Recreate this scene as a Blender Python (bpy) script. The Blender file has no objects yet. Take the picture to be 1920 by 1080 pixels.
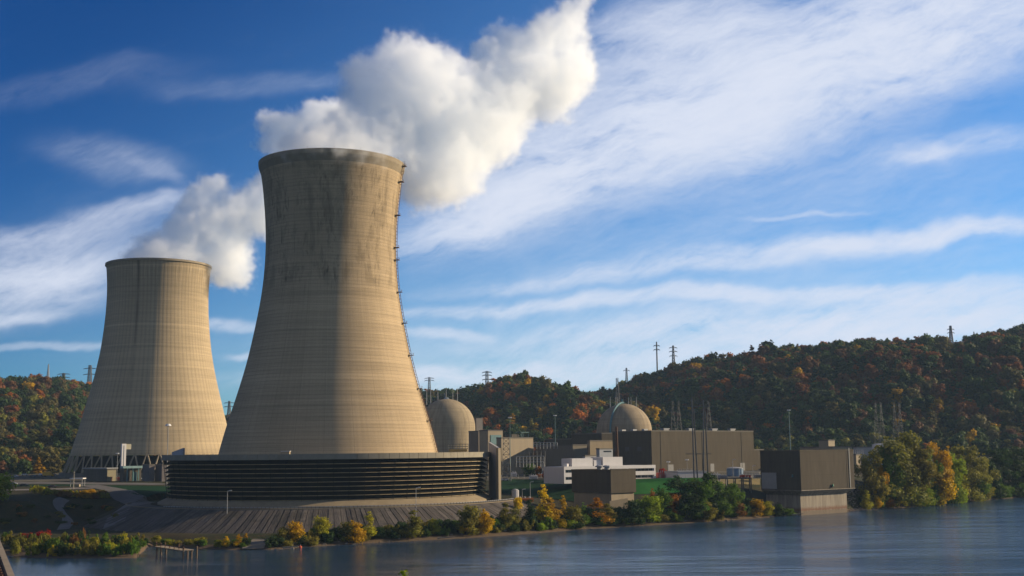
import bpy, math, random
import numpy as np
from mathutils import Vector, Matrix, noise as mnoise

R = math.radians
SC = bpy.context.scene
COL = SC.collection

# ------------------------------------------------------------------ camera
F = 2250.0                       # focal length in pixels of a 1920 px wide frame
CAMZ = 31.0
PITCH = math.atan(305 / F)
ROLL = R(-0.6)
cam_rot = Matrix.Rotation(R(90) + PITCH, 3, 'X') @ Matrix.Rotation(ROLL, 3, 'Z')
cam = bpy.data.cameras.new('camera')
cam.sensor_width = 36.0
cam.lens = 36.0 * F / 1920
cam.clip_start = 0.5
cam.clip_end = 30000
camo = bpy.data.objects.new('camera', cam)
COL.objects.link(camo)
camo.matrix_world = Matrix.Translation((0, 0, CAMZ)) @ cam_rot.to_4x4()
SC.camera = camo

def ray(px, py):
    return cam_rot @ Vector(((px - 960) / F, (540 - py) / F, -1.0))
def P(px, py, D):                # point seen at a photo pixel, D metres away along Y
    d = ray(px, py)
    return Vector((d.x * D / d.y, D, CAMZ + d.z * D / d.y))
def G(px, py, z):                # point seen at a photo pixel on the level z
    d = ray(px, py)
    k = (z - CAMZ) / d.z
    return Vector((d.x * k, d.y * k, z))
def T(px, py=845):
    d = ray(px, py)
    return d.x / d.y

# ------------------------------------------------------------------ render, view
SC.render.engine = 'CYCLES'
cy = SC.cycles
cy.use_denoising = True
cy.max_bounces = 18
cy.volume_bounces = 16
cy.diffuse_bounces = 3
cy.glossy_bounces = 3
cy.transparent_max_bounces = 8
cy.volume_step_rate = 1.0
cy.volume_max_steps = 512
SC.view_settings.view_transform = 'Standard'
SC.view_settings.look = 'None'
SC.view_settings.exposure = 1.0
SC.view_settings.gamma = 1.0

# ------------------------------------------------------------------ node helper
class NT:
    def __init__(s, tree):
        s.t = tree; s.n = tree.nodes; s.l = tree.links
    def new(s, kind, **kw):
        nd = s.n.new(kind)
        for k, v in kw.items():
            setattr(nd, k, v)
        return nd
    def put(s, sock, v):
        if hasattr(v, 'is_output') or hasattr(v, 'links'):
            s.l.new(v, sock)
        else:
            try: sock.default_value = v
            except Exception: sock.default_value = tuple(v) + (1.0,)
    def m(s, op, a, b=0.0, c=None, clamp=False):
        nd = s.new('ShaderNodeMath', operation=op, use_clamp=clamp)
        s.put(nd.inputs[0], a)
        s.put(nd.inputs[1], b)
        if c is not None: s.put(nd.inputs[2], c)
        return nd.outputs[0]
    def v(s, op, a, b=(0, 0, 0), scale=None):
        nd = s.new('ShaderNodeVectorMath', operation=op)
        s.put(nd.inputs[0], a); s.put(nd.inputs[1], b)
        if scale is not None: s.put(nd.inputs['Scale'], scale)
        return nd.outputs['Value'] if op in ('DISTANCE', 'LENGTH', 'DOT_PRODUCT') else nd.outputs['Vector']
    def mr(s, val, a, b, c, d, smooth=True):
        nd = s.new('ShaderNodeMapRange', interpolation_type='SMOOTHSTEP' if smooth else 'LINEAR')
        s.put(nd.inputs[0], val)
        for i, q in enumerate((a, b, c, d)): s.put(nd.inputs[i + 1], q)
        return nd.outputs[0]
    def noise(s, vec, scale, detail=4, rough=0.55, dist=0.0, out='Fac'):
        nd = s.new('ShaderNodeTexNoise')
        if vec is not None: s.l.new(vec, nd.inputs['Vector'])
        nd.inputs['Scale'].default_value = scale; nd.inputs['Detail'].default_value = detail
        nd.inputs['Roughness'].default_value = rough; nd.inputs['Distortion'].default_value = dist
        return nd.outputs[out]
    def mix(s, f, a, b, blend='MIX'):
        nd = s.new('ShaderNodeMix', data_type='RGBA', blend_type=blend)
        s.put(nd.inputs[0], f)
        for sock, v in ((nd.inputs[6], a), (nd.inputs[7], b)):
            if hasattr(v, 'links'): s.l.new(v, sock)
            else: sock.default_value = (v[0], v[1], v[2], 1)
        return nd.outputs[2]
    def comb(s, x, y, z):
        nd = s.new('ShaderNodeCombineXYZ')
        for i, q in enumerate((x, y, z)): s.put(nd.inputs[i], q)
        return nd.outputs[0]
    def sep(s, vec):
        nd = s.new('ShaderNodeSeparateXYZ'); s.l.new(vec, nd.inputs[0])
        return nd.outputs[0], nd.outputs[1], nd.outputs[2]

# ------------------------------------------------------------------ sun and sky
SUN_AZ, SUN_EL = R(74), R(19.5)     # azimuth clockwise from +Y
sdir = Vector((math.sin(SUN_AZ) * math.cos(SUN_EL), math.cos(SUN_AZ) * math.cos(SUN_EL), math.sin(SUN_EL)))
sun = bpy.data.lights.new('sun', 'SUN')
sun.energy = 5.0
sun.angle = R(0.5)
sun.color = (1.0, 0.80, 0.53)
suno = bpy.data.objects.new('sun', sun)
COL.objects.link(suno)
suno.rotation_euler = sdir.to_track_quat('Z', 'Y').to_euler()
suno.location = (300, 100, 400)

world = bpy.data.worlds.new('World')
SC.world = world
world.use_nodes = True
w = NT(world.node_tree)
w.n.clear()
sky = w.new('ShaderNodeTexSky', sky_type='NISHITA')
sky.sun_disc = False
sky.sun_elevation = SUN_EL
sky.sun_rotation = SUN_AZ
sky.altitude = 200
sky.air_density = 1.0
sky.dust_density = 0.25
sky.ozone_density = 3.0
hs = w.new('ShaderNodeHueSaturation')
hs.inputs['Saturation'].default_value = 1.0
hs.inputs['Value'].default_value = 1.0
w.l.new(sky.outputs[0], hs.inputs['Color'])

tc = w.new('ShaderNodeTexCoord')
gx, gy, gz = w.sep(tc.outputs['Generated'])
gy_ = w.m('MAXIMUM', gy, 0.05)
U = w.m('DIVIDE', gx, gy_)
V = w.m('DIVIDE', gz, gy_)
uv = w.comb(U, V, 0.0)
# polarised daylight: deep blue away from the sun and up high, pale towards it
pol = w.mr(w.m('ADD', w.m('MULTIPLY', U, 1.172), w.m('SUBTRACT', 0.97, w.m('MULTIPLY', w.m('MAXIMUM', V, 0.0), 1.25))), 0.0, 0.92, 0.0, 1.0)
skybase = w.v('MULTIPLY', hs.outputs[0], w.mix(pol, (0.0, 0.31, 0.74), (0.56, 1.0, 1.42)))
# slow warp so that the bands are not ruled lines
wn = w.noise(uv, 2.2, 3, 0.5, out='Color')
wv = w.v('SCALE', w.v('SUBTRACT', wn, (0.5, 0.5, 0.5)), scale=0.07)
wn2 = w.noise(uv, 9.0, 4, 0.6, out='Color')
wv = w.v('ADD', wv, w.v('SCALE', w.v('SUBTRACT', wn2, (0.5, 0.5, 0.5)), scale=0.034))
uvw = w.v('ADD', uv, wv)
uw, vw, _ = w.sep(uvw)
def skyuv(px, py):
    d = ray(px, py)
    return d.x / d.y, d.z / d.y
def streaks(ang, sx, sy, seed, detail=7, rough=0.6, src=None):
    a = R(ang)
    ca, sa = math.cos(a), math.sin(a)
    u_, v_ = (uw, vw) if src is None else src
    ru = w.m('ADD', w.m('MULTIPLY', u_, ca), w.m('MULTIPLY', v_, sa))
    rv = w.m('ADD', w.m('MULTIPLY', u_, -sa), w.m('MULTIPLY', v_, ca))
    return w.noise(w.comb(w.m('MULTIPLY', ru, sx), w.m('MULTIPLY', rv, sy), seed), 1.0, detail, rough)
def blob(px, py, lx, ly, ang, amp):
    """soft elliptical cloud patch on the sky: centre and half sizes in photo pixels"""
    u0, v0 = skyuv(px, py)
    a = R(ang); ca, sa = math.cos(a), math.sin(a)
    du = w.m('SUBTRACT', uw, u0); dv = w.m('SUBTRACT', vw, v0)
    ru = w.m('MULTIPLY', w.m('ADD', w.m('MULTIPLY', du, ca), w.m('MULTIPLY', dv, sa)), F / lx)
    rv = w.m('MULTIPLY', w.m('ADD', w.m('MULTIPLY', du, -sa), w.m('MULTIPLY', dv, ca)), F / ly)
    r2 = w.m('ADD', w.m('MULTIPLY', ru, ru), w.m('MULTIPLY', rv, rv))
    return w.m('MULTIPLY', w.m('EXPONENT', w.m('MULTIPLY', w.m('POWER', r2, 1.5), -1.0)), amp)
def total(items):
    s = items[0]
    for q in items[1:]: s = w.m('ADD', s, q)
    return s
SKY_BANDS = [
    (1260, 215, 430, 105, 20, 1.15), (1560, 130, 430, 110, 20, 1.15), (1020, 330, 260, 70, 24, 1.0),
    (1180, 90, 240, 80, 20, 0.55), (1850, 30, 300, 110, 15, 0.85), (1420, 30, 320, 60, 10, 0.55), (900, 395, 150, 36, 16, 0.8),
    (830, 440, 180, 22, 8, 0.35), (1740, 425, 260, 20, 7, 1.0), (1420, 470, 420, 24, 6, 0.6), (1150, 515, 300, 16, 5, 0.55),
    (1750, 545, 330, 26, 3, 0.8), (1250, 560, 420, 16, 2, 0.9), (1780, 600, 380, 42, 2, 1.2), (1350, 625, 420, 34, 2, 1.0), (950, 575, 200, 10, 2, 0.5),
    (1050, 690, 420, 26, 2, 0.9), (1800, 260, 200, 26, 8, 0.45), (830, 618, 80, 10, 0, 0.7), (1500, 390, 100, 6, 2, 0.35),
    (70, 520, 200, 66, 10, 1.15), (120, 425, 230, 26, 8, 0.55), (10, 590, 110, 14, 3, 0.7), (230, 295, 130, 34, -14, 0.22), (320, 325, 60, 16, -25, .2),
    (130, 165, 220, 26, 8, 0.10), (480, 160, 200, 22, 4, 0.10), (430, 612, 80, 10, 2, 0.75), (80, 645, 180, 9, 3, 0.4),
    (280, 380, 150, 16, 6, 0.45), (470, 665, 40, 8, 0, 0.6), (1740, 275, 70, 12, 10, 0.5), (760, 690, 300, 14, 2, 0.45),
]
SKY_BANDS += [(1450, 480, 620, 260, 8, 0.22), (1100, 640, 700, 80, 2, 0.2), (200, 450, 220, 90, 5, 0.08)]
cover = total([blob(*b) for b in SKY_BANDS])
st1 = streaks(14, 5.5, 30.0, 3.1)
st2 = streaks(4, 9.0, 60.0, 8.7)
st3 = w.noise(uvw, 9.0, 8, 0.62)
st4 = streaks(24, 14.0, 75.0, 21.3, 9, 0.72)
st5 = streaks(10, 45.0, 110.0, 5.9, 8, 0.75)
tex = total([w.m('MULTIPLY', st1, 0.30), w.m('MULTIPLY', st2, 0.16), w.m('MULTIPLY', st3, 0.16), w.m('MULTIPLY', st4, 0.24), w.m('MULTIPLY', st5, 0.14)])
texc = w.mr(tex, 0.385, 0.60, 0.10, 1.35, smooth=False)
alpha = w.m('MULTIPLY', cover, texc)
alpha = w.m('ADD', alpha, w.m('MULTIPLY', w.mr(tex, 0.5, 0.75, 0.0, 1.0), 0.05))
alpha = w.m('SUBTRACT', 1.0, w.m('EXPONENT', w.m('MULTIPLY', alpha, -1.35)), clamp=True)
# unseen pale veil behind the viewer, added to brighten the shaded sides
fill_veil = w.m('MULTIPLY', w.mr(gy, 0.30, -0.15, 0.0, 0.30), w.mr(gz, -0.05, 0.1, 0.0, 1.0))
front = w.mr(gy, 0.05, 0.4, 0.0, 1.0)
alpha = w.m('ADD', w.m('MULTIPLY', alpha, front), fill_veil, clamp=True)
SKYS = 0.05
cloudcol = (7.4, 7.9, 9.2)
skymix = w.mix(alpha, skybase, cloudcol)
bg = w.new('ShaderNodeBackground')
w.l.new(skymix, bg.inputs['Color'])
bg.inputs['Strength'].default_value = SKYS
wo = w.new('ShaderNodeOutputWorld')
w.l.new(bg.outputs[0], wo.inputs['Surface'])

# ------------------------------------------------------------------ materials
def material(name):
    m = bpy.data.materials.new(name)
    m.use_nodes = True
    k = NT(m.node_tree)
    b = m.node_tree.nodes['Principled BSDF']
    return m, k, b
MATS = {}
AV = (0.515, 0.475, 0.405)       # the same for concrete and siding, which are ochre here
AF = 0.515                       # every paint tone is taken down by this to balance the raised exposure
def simple(name, col, rough=0.8, var=0.25, scale=0.35, metal=0.0, bump=0.0, streak=False, spec=0.3):
    if name in MATS: return MATS[name]
    m, k, b = material(name)
    t = k.new('ShaderNodeTexCoord').outputs['Object']
    if streak:
        t2 = k.v('MULTIPLY', t, (1.0, 1.0, 0.12))
    else:
        t2 = t
    n = k.noise(t2, scale, 6, 0.6)
    n2 = k.noise(t, scale * 9, 3, 0.6)
    f = k.m('ADD', k.m('MULTIPLY', n, 0.75), k.m('MULTIPLY', n2, 0.25))
    f = k.mr(f, 0.3, 0.7, 1 - var, 1 + var, smooth=False)
    av = AV if any(q in name for q in ('concrete', 'beige', 'parapet', 'louvre', 'slope', 'ramp', 'taupe')) else (AF, AF, AF)
    c = k.v('SCALE', k.comb(*[q * a_ for q, a_ in zip(col, av)]), scale=f)
    k.l.new(c, b.inputs['Base Color'])
    b.inputs['Roughness'].default_value = rough
    b.inputs['Metallic'].default_value = metal
    b.inputs['Specular IOR Level'].default_value = spec
    if bump:
        bp = k.new('ShaderNodeBump')
        bp.inputs['Strength'].default_value = bump
        bp.inputs['Distance'].default_value = 0.3
        k.l.new(n2, bp.inputs['Height'])
        k.l.new(bp.outputs[0], b.inputs['Normal'])
    MATS[name] = m
    return m

def siding(name, col, pitch=0.9):
    """ribbed sheet siding: vertical ribs, faint sheet joints"""
    m, k, b = material(name)
    t = k.new('ShaderNodeTexCoord').outputs['Object']
    x, y, z = k.sep(t)
    s = k.m('ADD', k.m('MULTIPLY', x, 0.8), k.m('MULTIPLY', y, 0.62))
    s2 = k.m('ADD', k.m('MULTIPLY', x, 0.62), k.m('MULTIPLY', y, -0.8))
    rib = k.m('SINE', k.m('MULTIPLY', k.m('ADD', s, k.m('MULTIPLY', s2, 1.0)), 2 * math.pi / pitch))
    n = k.noise(k.v('MULTIPLY', t, (1, 1, 0.15)), 0.5, 6, 0.65)
    joint = k.m('LESS_THAN', k.m('FRACT', k.m('DIVIDE', z, 6.1)), 0.02)
    f = k.mr(n, 0.3, 0.7, 0.84, 1.14, smooth=False)
    f = k.m('MULTIPLY', f, k.mr(rib, -1, 1, 0.93, 1.04, smooth=False))
    f = k.m('MULTIPLY', f, k.m('SUBTRACT', 1.0, k.m('MULTIPLY', joint, 0.18)))
    k.l.new(k.v('SCALE', k.comb(*[q * a_ for q, a_ in zip(col, AV)]), scale=f), b.inputs['Base Color'])
    b.inputs['Roughness'].default_value = 0.9
    b.inputs['Specular IOR Level'].default_value = 0.04
    return m

def shell_mat(name, col, H, r0, style):
    m, k, b = material(name)
    t = k.new('ShaderNodeTexCoord').outputs['Object']
    x, y, z = k.sep(t)
    rad = k.m('SQRT', k.m('ADD', k.m('MULTIPLY', x, x), k.m('MULTIPLY', y, y)))
    cx = k.m('DIVIDE', x, rad); cyy = k.m('DIVIDE', y, rad)
    th = k.m('ARCTAN2', y, x)
    zz = k.m('DIVIDE', z, H)                         # 0..1
    cyl = lambda a, bz: k.comb(k.m('MULTIPLY', cx, a), k.m('MULTIPLY', cyy, a), k.m('MULTIPLY', z, bz))
    # pour lifts: thin rings, each with its own tone
    lift = k.noise(k.comb(k.m('MULTIPLY', cx, 0.8), k.m('MULTIPLY', cyy, 0.8), k.m('MULTIPLY', z, 0.75)), 1.0, 3, 0.75)
    lift2 = k.noise(k.comb(0.0, 0.0, k.m('MULTIPLY', z, 0.16)), 1.0, 4, 0.6)
    broad = k.noise(cyl(2.2, 0.02), 1.0, 4, 0.5)
    vst = k.noise(cyl(38.0, 0.02), 1.0, 4, 0.65)
    f = k.m('ADD', k.mr(lift, 0.3, 0.7, 0.84, 1.12, False), k.mr(lift2, 0.3, 0.7, -0.14, 0.14, False))
    f = k.m('MULTIPLY', f, k.mr(broad, 0.3, 0.7, 0.92, 1.08, False))
    f = k.m('MULTIPLY', f, k.mr(vst, 0.3, 0.7, 0.93, 1.06, False))
    if style == 1:
        # ruled joints every lift
        jz = k.m('LESS_THAN', k.m('FRACT', k.m('DIVIDE', z, 1.55)), 0.12)
        f = k.m('MULTIPLY', f, k.m('SUBTRACT', 1.0, k.m('MULTIPLY', jz, 0.20)))
        # weathered upper half, dirt washed down it
        up = k.mr(k.m('ADD', zz, k.m('MULTIPLY', k.m('SUBTRACT', broad, 0.5), 0.05)), 0.605, 0.635, 0.0, 1.0)
        topband = k.mr(zz, 0.955, 0.962, 1.0, 0.0)
        wash = k.noise(cyl(9.0, 0.11), 1.0, 7, 0.72, 0.6)
        wash2 = k.noise(cyl(34.0, 0.09), 1.0, 6, 0.75, 0.4)
        washm = k.m('MULTIPLY', k.mr(wash, 0.50, 0.62, 0, 1), k.mr(wash2, 0.42, 0.60, 0.05, 1))
        region = k.noise(cyl(2.5, 0.012), 1.0, 2, 0.5)
        washm = k.m('MULTIPLY', k.m('MULTIPLY', washm, up), k.m('MULTIPLY', topband, k.mr(region, 0.42, 0.60, 0.15, 1.0)))
        f = k.m('MULTIPLY', f, k.m('SUBTRACT', 1.0, k.m('MULTIPLY', washm, 0.58)))
        f = k.m('MULTIPLY', f, k.m('SUBTRACT', 1.0, k.m('MULTIPLY', k.m('MULTIPLY', up, topband), 0.03)))
        patch_ = k.m('MULTIPLY', k.mr(k.noise(cyl(5.0, 0.045), 1.0, 6, 0.68, .4), .47, .60, 0, 1), up)
        f = k.m('MULTIPLY', f, k.m('SUBTRACT', 1.0, k.m('MULTIPLY', patch_, 0.26)))
        # short dark runs at the change of tone
        sn = k.noise(cyl(120.0, 0.05), 1.0, 3, 0.6)
        runs = k.m('MULTIPLY', k.mr(sn, 0.65, 0.68, 0, 1), k.m('MULTIPLY', k.mr(zz, 0.56, 0.60, 0, 1), k.mr(zz, 0.65, 0.72, 1, 0)))
        f = k.m('MULTIPLY', f, k.m('SUBTRACT', 1.0, k.m('MULTIPLY', runs, 0.6)))
        joint = k.m('LESS_THAN', k.m('FRACT', k.m('MULTIPLY', k.m('ADD', th, 3.3), 24 / (2 * math.pi))), 0.010)
        f = k.m('MULTIPLY', f, k.m('SUBTRACT', 1.0, k.m('MULTIPLY', joint, 0.3)))
        hgt = k.m('ADD', jz, k.m('MULTIPLY', lift, 0.5))
    else:
        rib = k.m('POWER', k.m('ABSOLUTE', k.m('SINE', k.m('MULTIPLY', th, 42.0))), 0.5)
        f = k.m('MULTIPLY', f, k.mr(rib, 0, 1, 0.80, 1.03, False))
        ring = k.m('MULTIPLY', k.mr(k.noise(k.comb(0.0, 0.0, k.m('MULTIPLY', z, 0.35)), 1.0, 2, 0.5), 0.56, 0.62, 0, 1), 0.18)
        f = k.m('ADD', f, ring)
        # pale drips under the rim
        dr = k.noise(cyl(30.0, 0.03), 1.0, 4, 0.6)
        drm = k.m('MULTIPLY', k.mr(dr, 0.52, 0.62, 0, 1), k.m('MULTIPLY', k.mr(zz, 0.88, 0.94, 0, 1), k.mr(zz, 0.97, 0.985, 1, 0)))
        f = k.m('ADD', f, k.m('MULTIPLY', drm, 0.25))
        up = k.mr(zz, 0.72, 0.95, 0, 1)
        f = k.m('MULTIPLY', f, k.m('SUBTRACT', 1.0, k.m('MULTIPLY', up, 0.16)))
        # one long rusty seam
        sm = k.m('ABSOLUTE', k.m('SUBTRACT', th, R(-96.0)))
        seam = k.m('MULTIPLY', k.mr(sm, 0.010, 0.035, 1, 0), k.mr(k.noise(cyl(5.0, 0.05), 1.0, 4), 0.35, 0.6, 0.3, 1.0))
        seam = k.m('MULTIPLY', seam, k.mr(zz, 0.2, 0.8, 0.25, 1.0))
        f = k.m('MULTIPLY', f, k.m('SUBTRACT', 1.0, k.m('MULTIPLY', seam, 0.5)))
        hgt = rib
    grain = k.noise(t, 1.2, 5, 0.7)
    f = k.m('MULTIPLY', f, k.mr(grain, 0.3, 0.7, 0.95, 1.05, False))
    c = k.v('SCALE', k.comb(*[q * a_ for q, a_ in zip(col, AV)]), scale=f)
    k.l.new(c, b.inputs['Base Color'])
    b.inputs['Roughness'].default_value = 0.9
    b.inputs['Specular IOR Level'].default_value = 0.15
    bp = k.new('ShaderNodeBump')
    bp.inputs['Strength'].default_value = 0.35
    bp.inputs['Distance'].default_value = 0.12
    k.l.new(hgt, bp.inputs['Height'])
    k.l.new(bp.outputs[0], b.inputs['Normal'])
    return m

def leaf_mat(name, instanced=False):
    m, k, b = material(name)
    if instanced:
        c0 = k.new('ShaderNodeAttribute', attribute_name='tint', attribute_type='INSTANCER').outputs['Color']
    else:
        c0 = k.new('ShaderNodeObjectInfo').outputs['Color']
    t = k.new('ShaderNodeTexCoord').outputs['Object']
    n = k.noise(t, 0.35, 3, 0.6)
    n2 = k.noise(t, 2.5, 3, 0.6)
    f = k.m('MULTIPLY', k.mr(n, 0.3, 0.7, 0.75, 1.3, False), k.mr(n2, 0.3, 0.7, 0.75, 1.25, False))
    c = k.v('SCALE', c0, scale=k.m('MULTIPLY', f, 0.9 if not instanced else 0.95))
    hue = k.new('ShaderNodeHueSaturation')
    k.l.new(k.mr(k.noise(t, 0.22, 2, 0.5), 0.3, 0.7, 0.475, 0.525, False), hue.inputs['Hue'])
    hue.inputs['Saturation'].default_value = 1.08
    k.l.new(c, hue.inputs['Color'])
    k.l.new(hue.outputs[0], b.inputs['Base Color'])
    b.inputs['Roughness'].default_value = 0.7
    b.inputs['Specular IOR Level'].default_value = 0.12
    tr = k.new('ShaderNodeBsdfTranslucent')
    k.l.new(hue.outputs[0], tr.inputs['Color'])
    mx = k.new('ShaderNodeMixShader')
    mx.inputs[0].default_value = 0.4
    k.l.new(b.outputs[0], mx.inputs[1]); k.l.new(tr.outputs[0], mx.inputs[2])
    out = m.node_tree.nodes['Material Output']
    k.l.new(mx.outputs[0], out.inputs['Surface'])
    return m

LEAF = leaf_mat('leaf')
LEAF_I = leaf_mat('leaf_forest', True)
BARK = simple('bark', (0.10, 0.08, 0.06), 0.9, 0.3, 1.0)
CONC = simple('concrete', (0.36, 0.32, 0.26), 0.9, 0.22, 0.25, streak=True)
CONC_L = simple('pale_concrete', (0.33, 0.28, 0.20), 0.9, 0.2, 0.3, streak=True)
CONC_G = simple('grey_concrete', (0.17, 0.165, 0.16), 0.9, 0.2, 0.2, streak=True)
BEIGE = simple('beige_panel', (0.40, 0.35, 0.27), 0.8, 0.12, 0.4, streak=True)
WHITE = simple('white_panel', (0.80, 0.78, 0.78), 0.6, 0.06, 0.5, streak=True)
DARKW = simple('dark_glass', (0.025, 0.028, 0.035), 0.2, 0.2, 1.0)
BROWN = siding('brown_siding', (0.120, 0.110, 0.097))
BROWN2 = siding('taupe_siding', (0.138, 0.126, 0.108))
GREYB = siding('grey_siding', (0.15, 0.145, 0.14))
STEEL = simple('galvanised_steel', (0.42, 0.43, 0.44), 0.5, 0.12, 1.0)
DSTEEL = simple('dark_steel', (0.13, 0.135, 0.14), 0.6, 0.15, 1.0)
RUST = simple('rusty_steel', (0.16, 0.075, 0.04), 0.8, 0.35, 1.2)
TEAL = simple('teal_paint', (0.11, 0.25, 0.27), 0.6, 0.2, 1.0)
BLUE = simple('blue_paint', (0.22, 0.34, 0.48), 0.5, 0.15, 0.6)
WOOD = simple('weathered_wood', (0.15, 0.10, 0.065), 0.9, 0.35, 1.0)
RED = simple('red_paint', (0.55, 0.05, 0.03), 0.5, 0.15, 1.0)
ORANGE = simple('orange_paint', (0.65, 0.22, 0.04), 0.6, 0.15, 1.0)
YELLOW = simple('yellow_paint', (0.75, 0.42, 0.02), 0.5, 0.1, 1.0)
GREENP = simple('green_paint', (0.02, 0.30, 0.14), 0.5, 0.1, 1.0)
LAMPW = simple('white_lamp', (0.85, 0.85, 0.85), 0.4, 0.05, 1.0)
RUBBER = simple('rubber', (0.02, 0.02, 0.02), 0.9, 0.1, 1.0)
ASPH = simple('asphalt', (0.115, 0.105, 0.098), 0.95, 0.22, 0.08, bump=0.1)
GRAVEL = simple('gravel_path', (0.17, 0.16, 0.155), 0.95, 0.25, 0.3, bump=0.3)
GRASSM = simple('mown_grass_shaded', (0.008, 0.048, 0.014), 0.95, 0.35, 0.12, bump=0.5, spec=0.05)  # darker lawn green, with the shade put into the colour
ROOF = simple('roof_gravel', (0.22, 0.21, 0.20), 0.95, 0.2, 0.3)
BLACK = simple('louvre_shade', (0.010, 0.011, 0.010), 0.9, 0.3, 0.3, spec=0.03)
LOUV = simple('louvre_board', (0.020, 0.020, 0.017), 0.9, 0.3, 0.15, streak=True, spec=0.04)

# ------------------------------------------------------------------ mesh helper
class MB:
    def __init__(s): s.v = []; s.f = []
    def quad(s, a, b, c, d):
        i = len(s.v); s.v += [tuple(a), tuple(b), tuple(c), tuple(d)]; s.f.append((i, i + 1, i + 2, i + 3))
    def prism(s, pts, z0, z1, top=None):
        """vertical prism over an xy polygon (counter-clockwise); top = per-vertex top heights"""
        n = len(pts); i = len(s.v)
        s.v += [(p[0], p[1], z0 if not hasattr(z0, '__len__') else z0[j]) for j, p in enumerate(pts)]
        s.v += [(p[0], p[1], z1 if top is None else top[j]) for j, p in enumerate(pts)]
        for j in range(n):
            k2 = (j + 1) % n
            s.f.append((i + j, i + k2, i + n + k2, i + n + j))
        s.f.append(tuple(i + n + j for j in range(n)))
        s.f.append(tuple(i + j for j in reversed(range(n))))
    def box(s, c, d, rz=0.0):
        ca, sa = math.cos(rz), math.sin(rz)
        pts = []
        for sx, sy in ((-1, -1), (1, -1), (1, 1), (-1, 1)):
            lx, ly = sx * d[0] / 2, sy * d[1] / 2
            pts.append((c[0] + lx * ca - ly * sa, c[1] + lx * sa + ly * ca))
        s.prism(pts, c[2] - d[2] / 2, c[2] + d[2] / 2)
    def bar(s, a, b, r, n=4, r2=None):
        a = Vector(a); b = Vector(b); r2 = r if r2 is None else r2
        d = (b - a).normalized()
        u = d.orthogonal().normalized(); w_ = d.cross(u)
        i = len(s.v)
        for p, rr in ((a, r), (b, r2)):
            for j in range(n):
                t = 2 * math.pi * (j + 0.5) / n
                s.v.append(tuple(p + (u * math.cos(t) + w_ * math.sin(t)) * rr))
        for j in range(n):
            k2 = (j + 1) % n
            s.f.append((i + j, i + k2, i + n + k2, i + n + j))
        s.f.append(tuple(i + n + j for j in range(n))); s.f.append(tuple(i + j for j in reversed(range(n))))
    def lathe(s, prof, c, n=96, a0=0.0, a1=2 * math.pi, closed=False):
        """prof: list of (r, z); spun round the vertical through c"""
        i = len(s.v); full = abs(a1 - a0 - 2 * math.pi) < 1e-6
        m = n if full else n + 1
        for j in range(m):
            t = a0 + (a1 - a0) * j / n
            for r, z in prof:
                s.v.append((c[0] + r * math.cos(t), c[1] + r * math.sin(t), z))
        q = len(prof)
        for j in range(n):
            j2 = (j + 1) % m
            for k2 in range(q if closed else q - 1):
                k3 = (k2 + 1) % q
                s.f.append((i + j * q + k2, i + j2 * q + k2, i + j2 * q + k3, i + j * q + k3))
        if closed and not full:
            s.f.append(tuple(i + k2 for k2 in reversed(range(q))))
            s.f.append(tuple(i + n * q + k2 for k2 in range(q)))
    def build(s, name, mat, parent=None, smooth=False):
        me = bpy.data.meshes.new(name)
        off = Vector((0, 0, 0)) if parent is None else ORIGIN[parent.name]
        me.from_pydata([(x - off.x, y - off.y, z - off.z) for x, y, z in s.v], [], s.f)
        me.materials.append(mat)
        if smooth: me.polygons.foreach_set('use_smooth', [True] * len(me.polygons))
        me.update()
        o = bpy.data.objects.new(name, me)
        COL.objects.link(o)
        if parent is not None: o.parent = parent
        ORIGIN[o.name] = off
        return o
ORIGIN = {}
def tag(o, label=None, cat=None, group=None, kind=None):
    if label: o['label'] = label
    if cat: o['category'] = cat
    if group: o['group'] = group
    if kind: o['kind'] = kind
    return o
def thing(name, loc, label, cat, group=None):
    o = bpy.data.objects.new(name, None)
    o.empty_display_size = 1
    COL.objects.link(o)
    o.location = loc
    ORIGIN[o.name] = Vector(loc)
    return tag(o, label, cat, group)
def copy_thing(src, loc, label=None, rz=None, scale=None, color=None):
    r = src.copy(); COL.objects.link(r)
    r.location = loc
    if rz is not None: r.rotation_euler = (0, 0, rz)
    if scale is not None: r.scale = scale
    if label: r['label'] = label
    if color is not None: r.color = color
    for ch in src.children:
        c = ch.copy(); COL.objects.link(c); c.parent = r
        if color is not None: c.color = color
        for g in ch.children:
            d = g.copy(); COL.objects.link(d); d.parent = c
    ORIGIN[r.name] = Vector(loc)
    return r

# ------------------------------------------------------------------ terrain
T1C = P(617.5, 850, 541); T1C.z = 10.0          # foot of the near cooling tower
T2C = P(288, 852, 836); T2C.z = 14.0
GZ1 = 10.0
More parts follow.
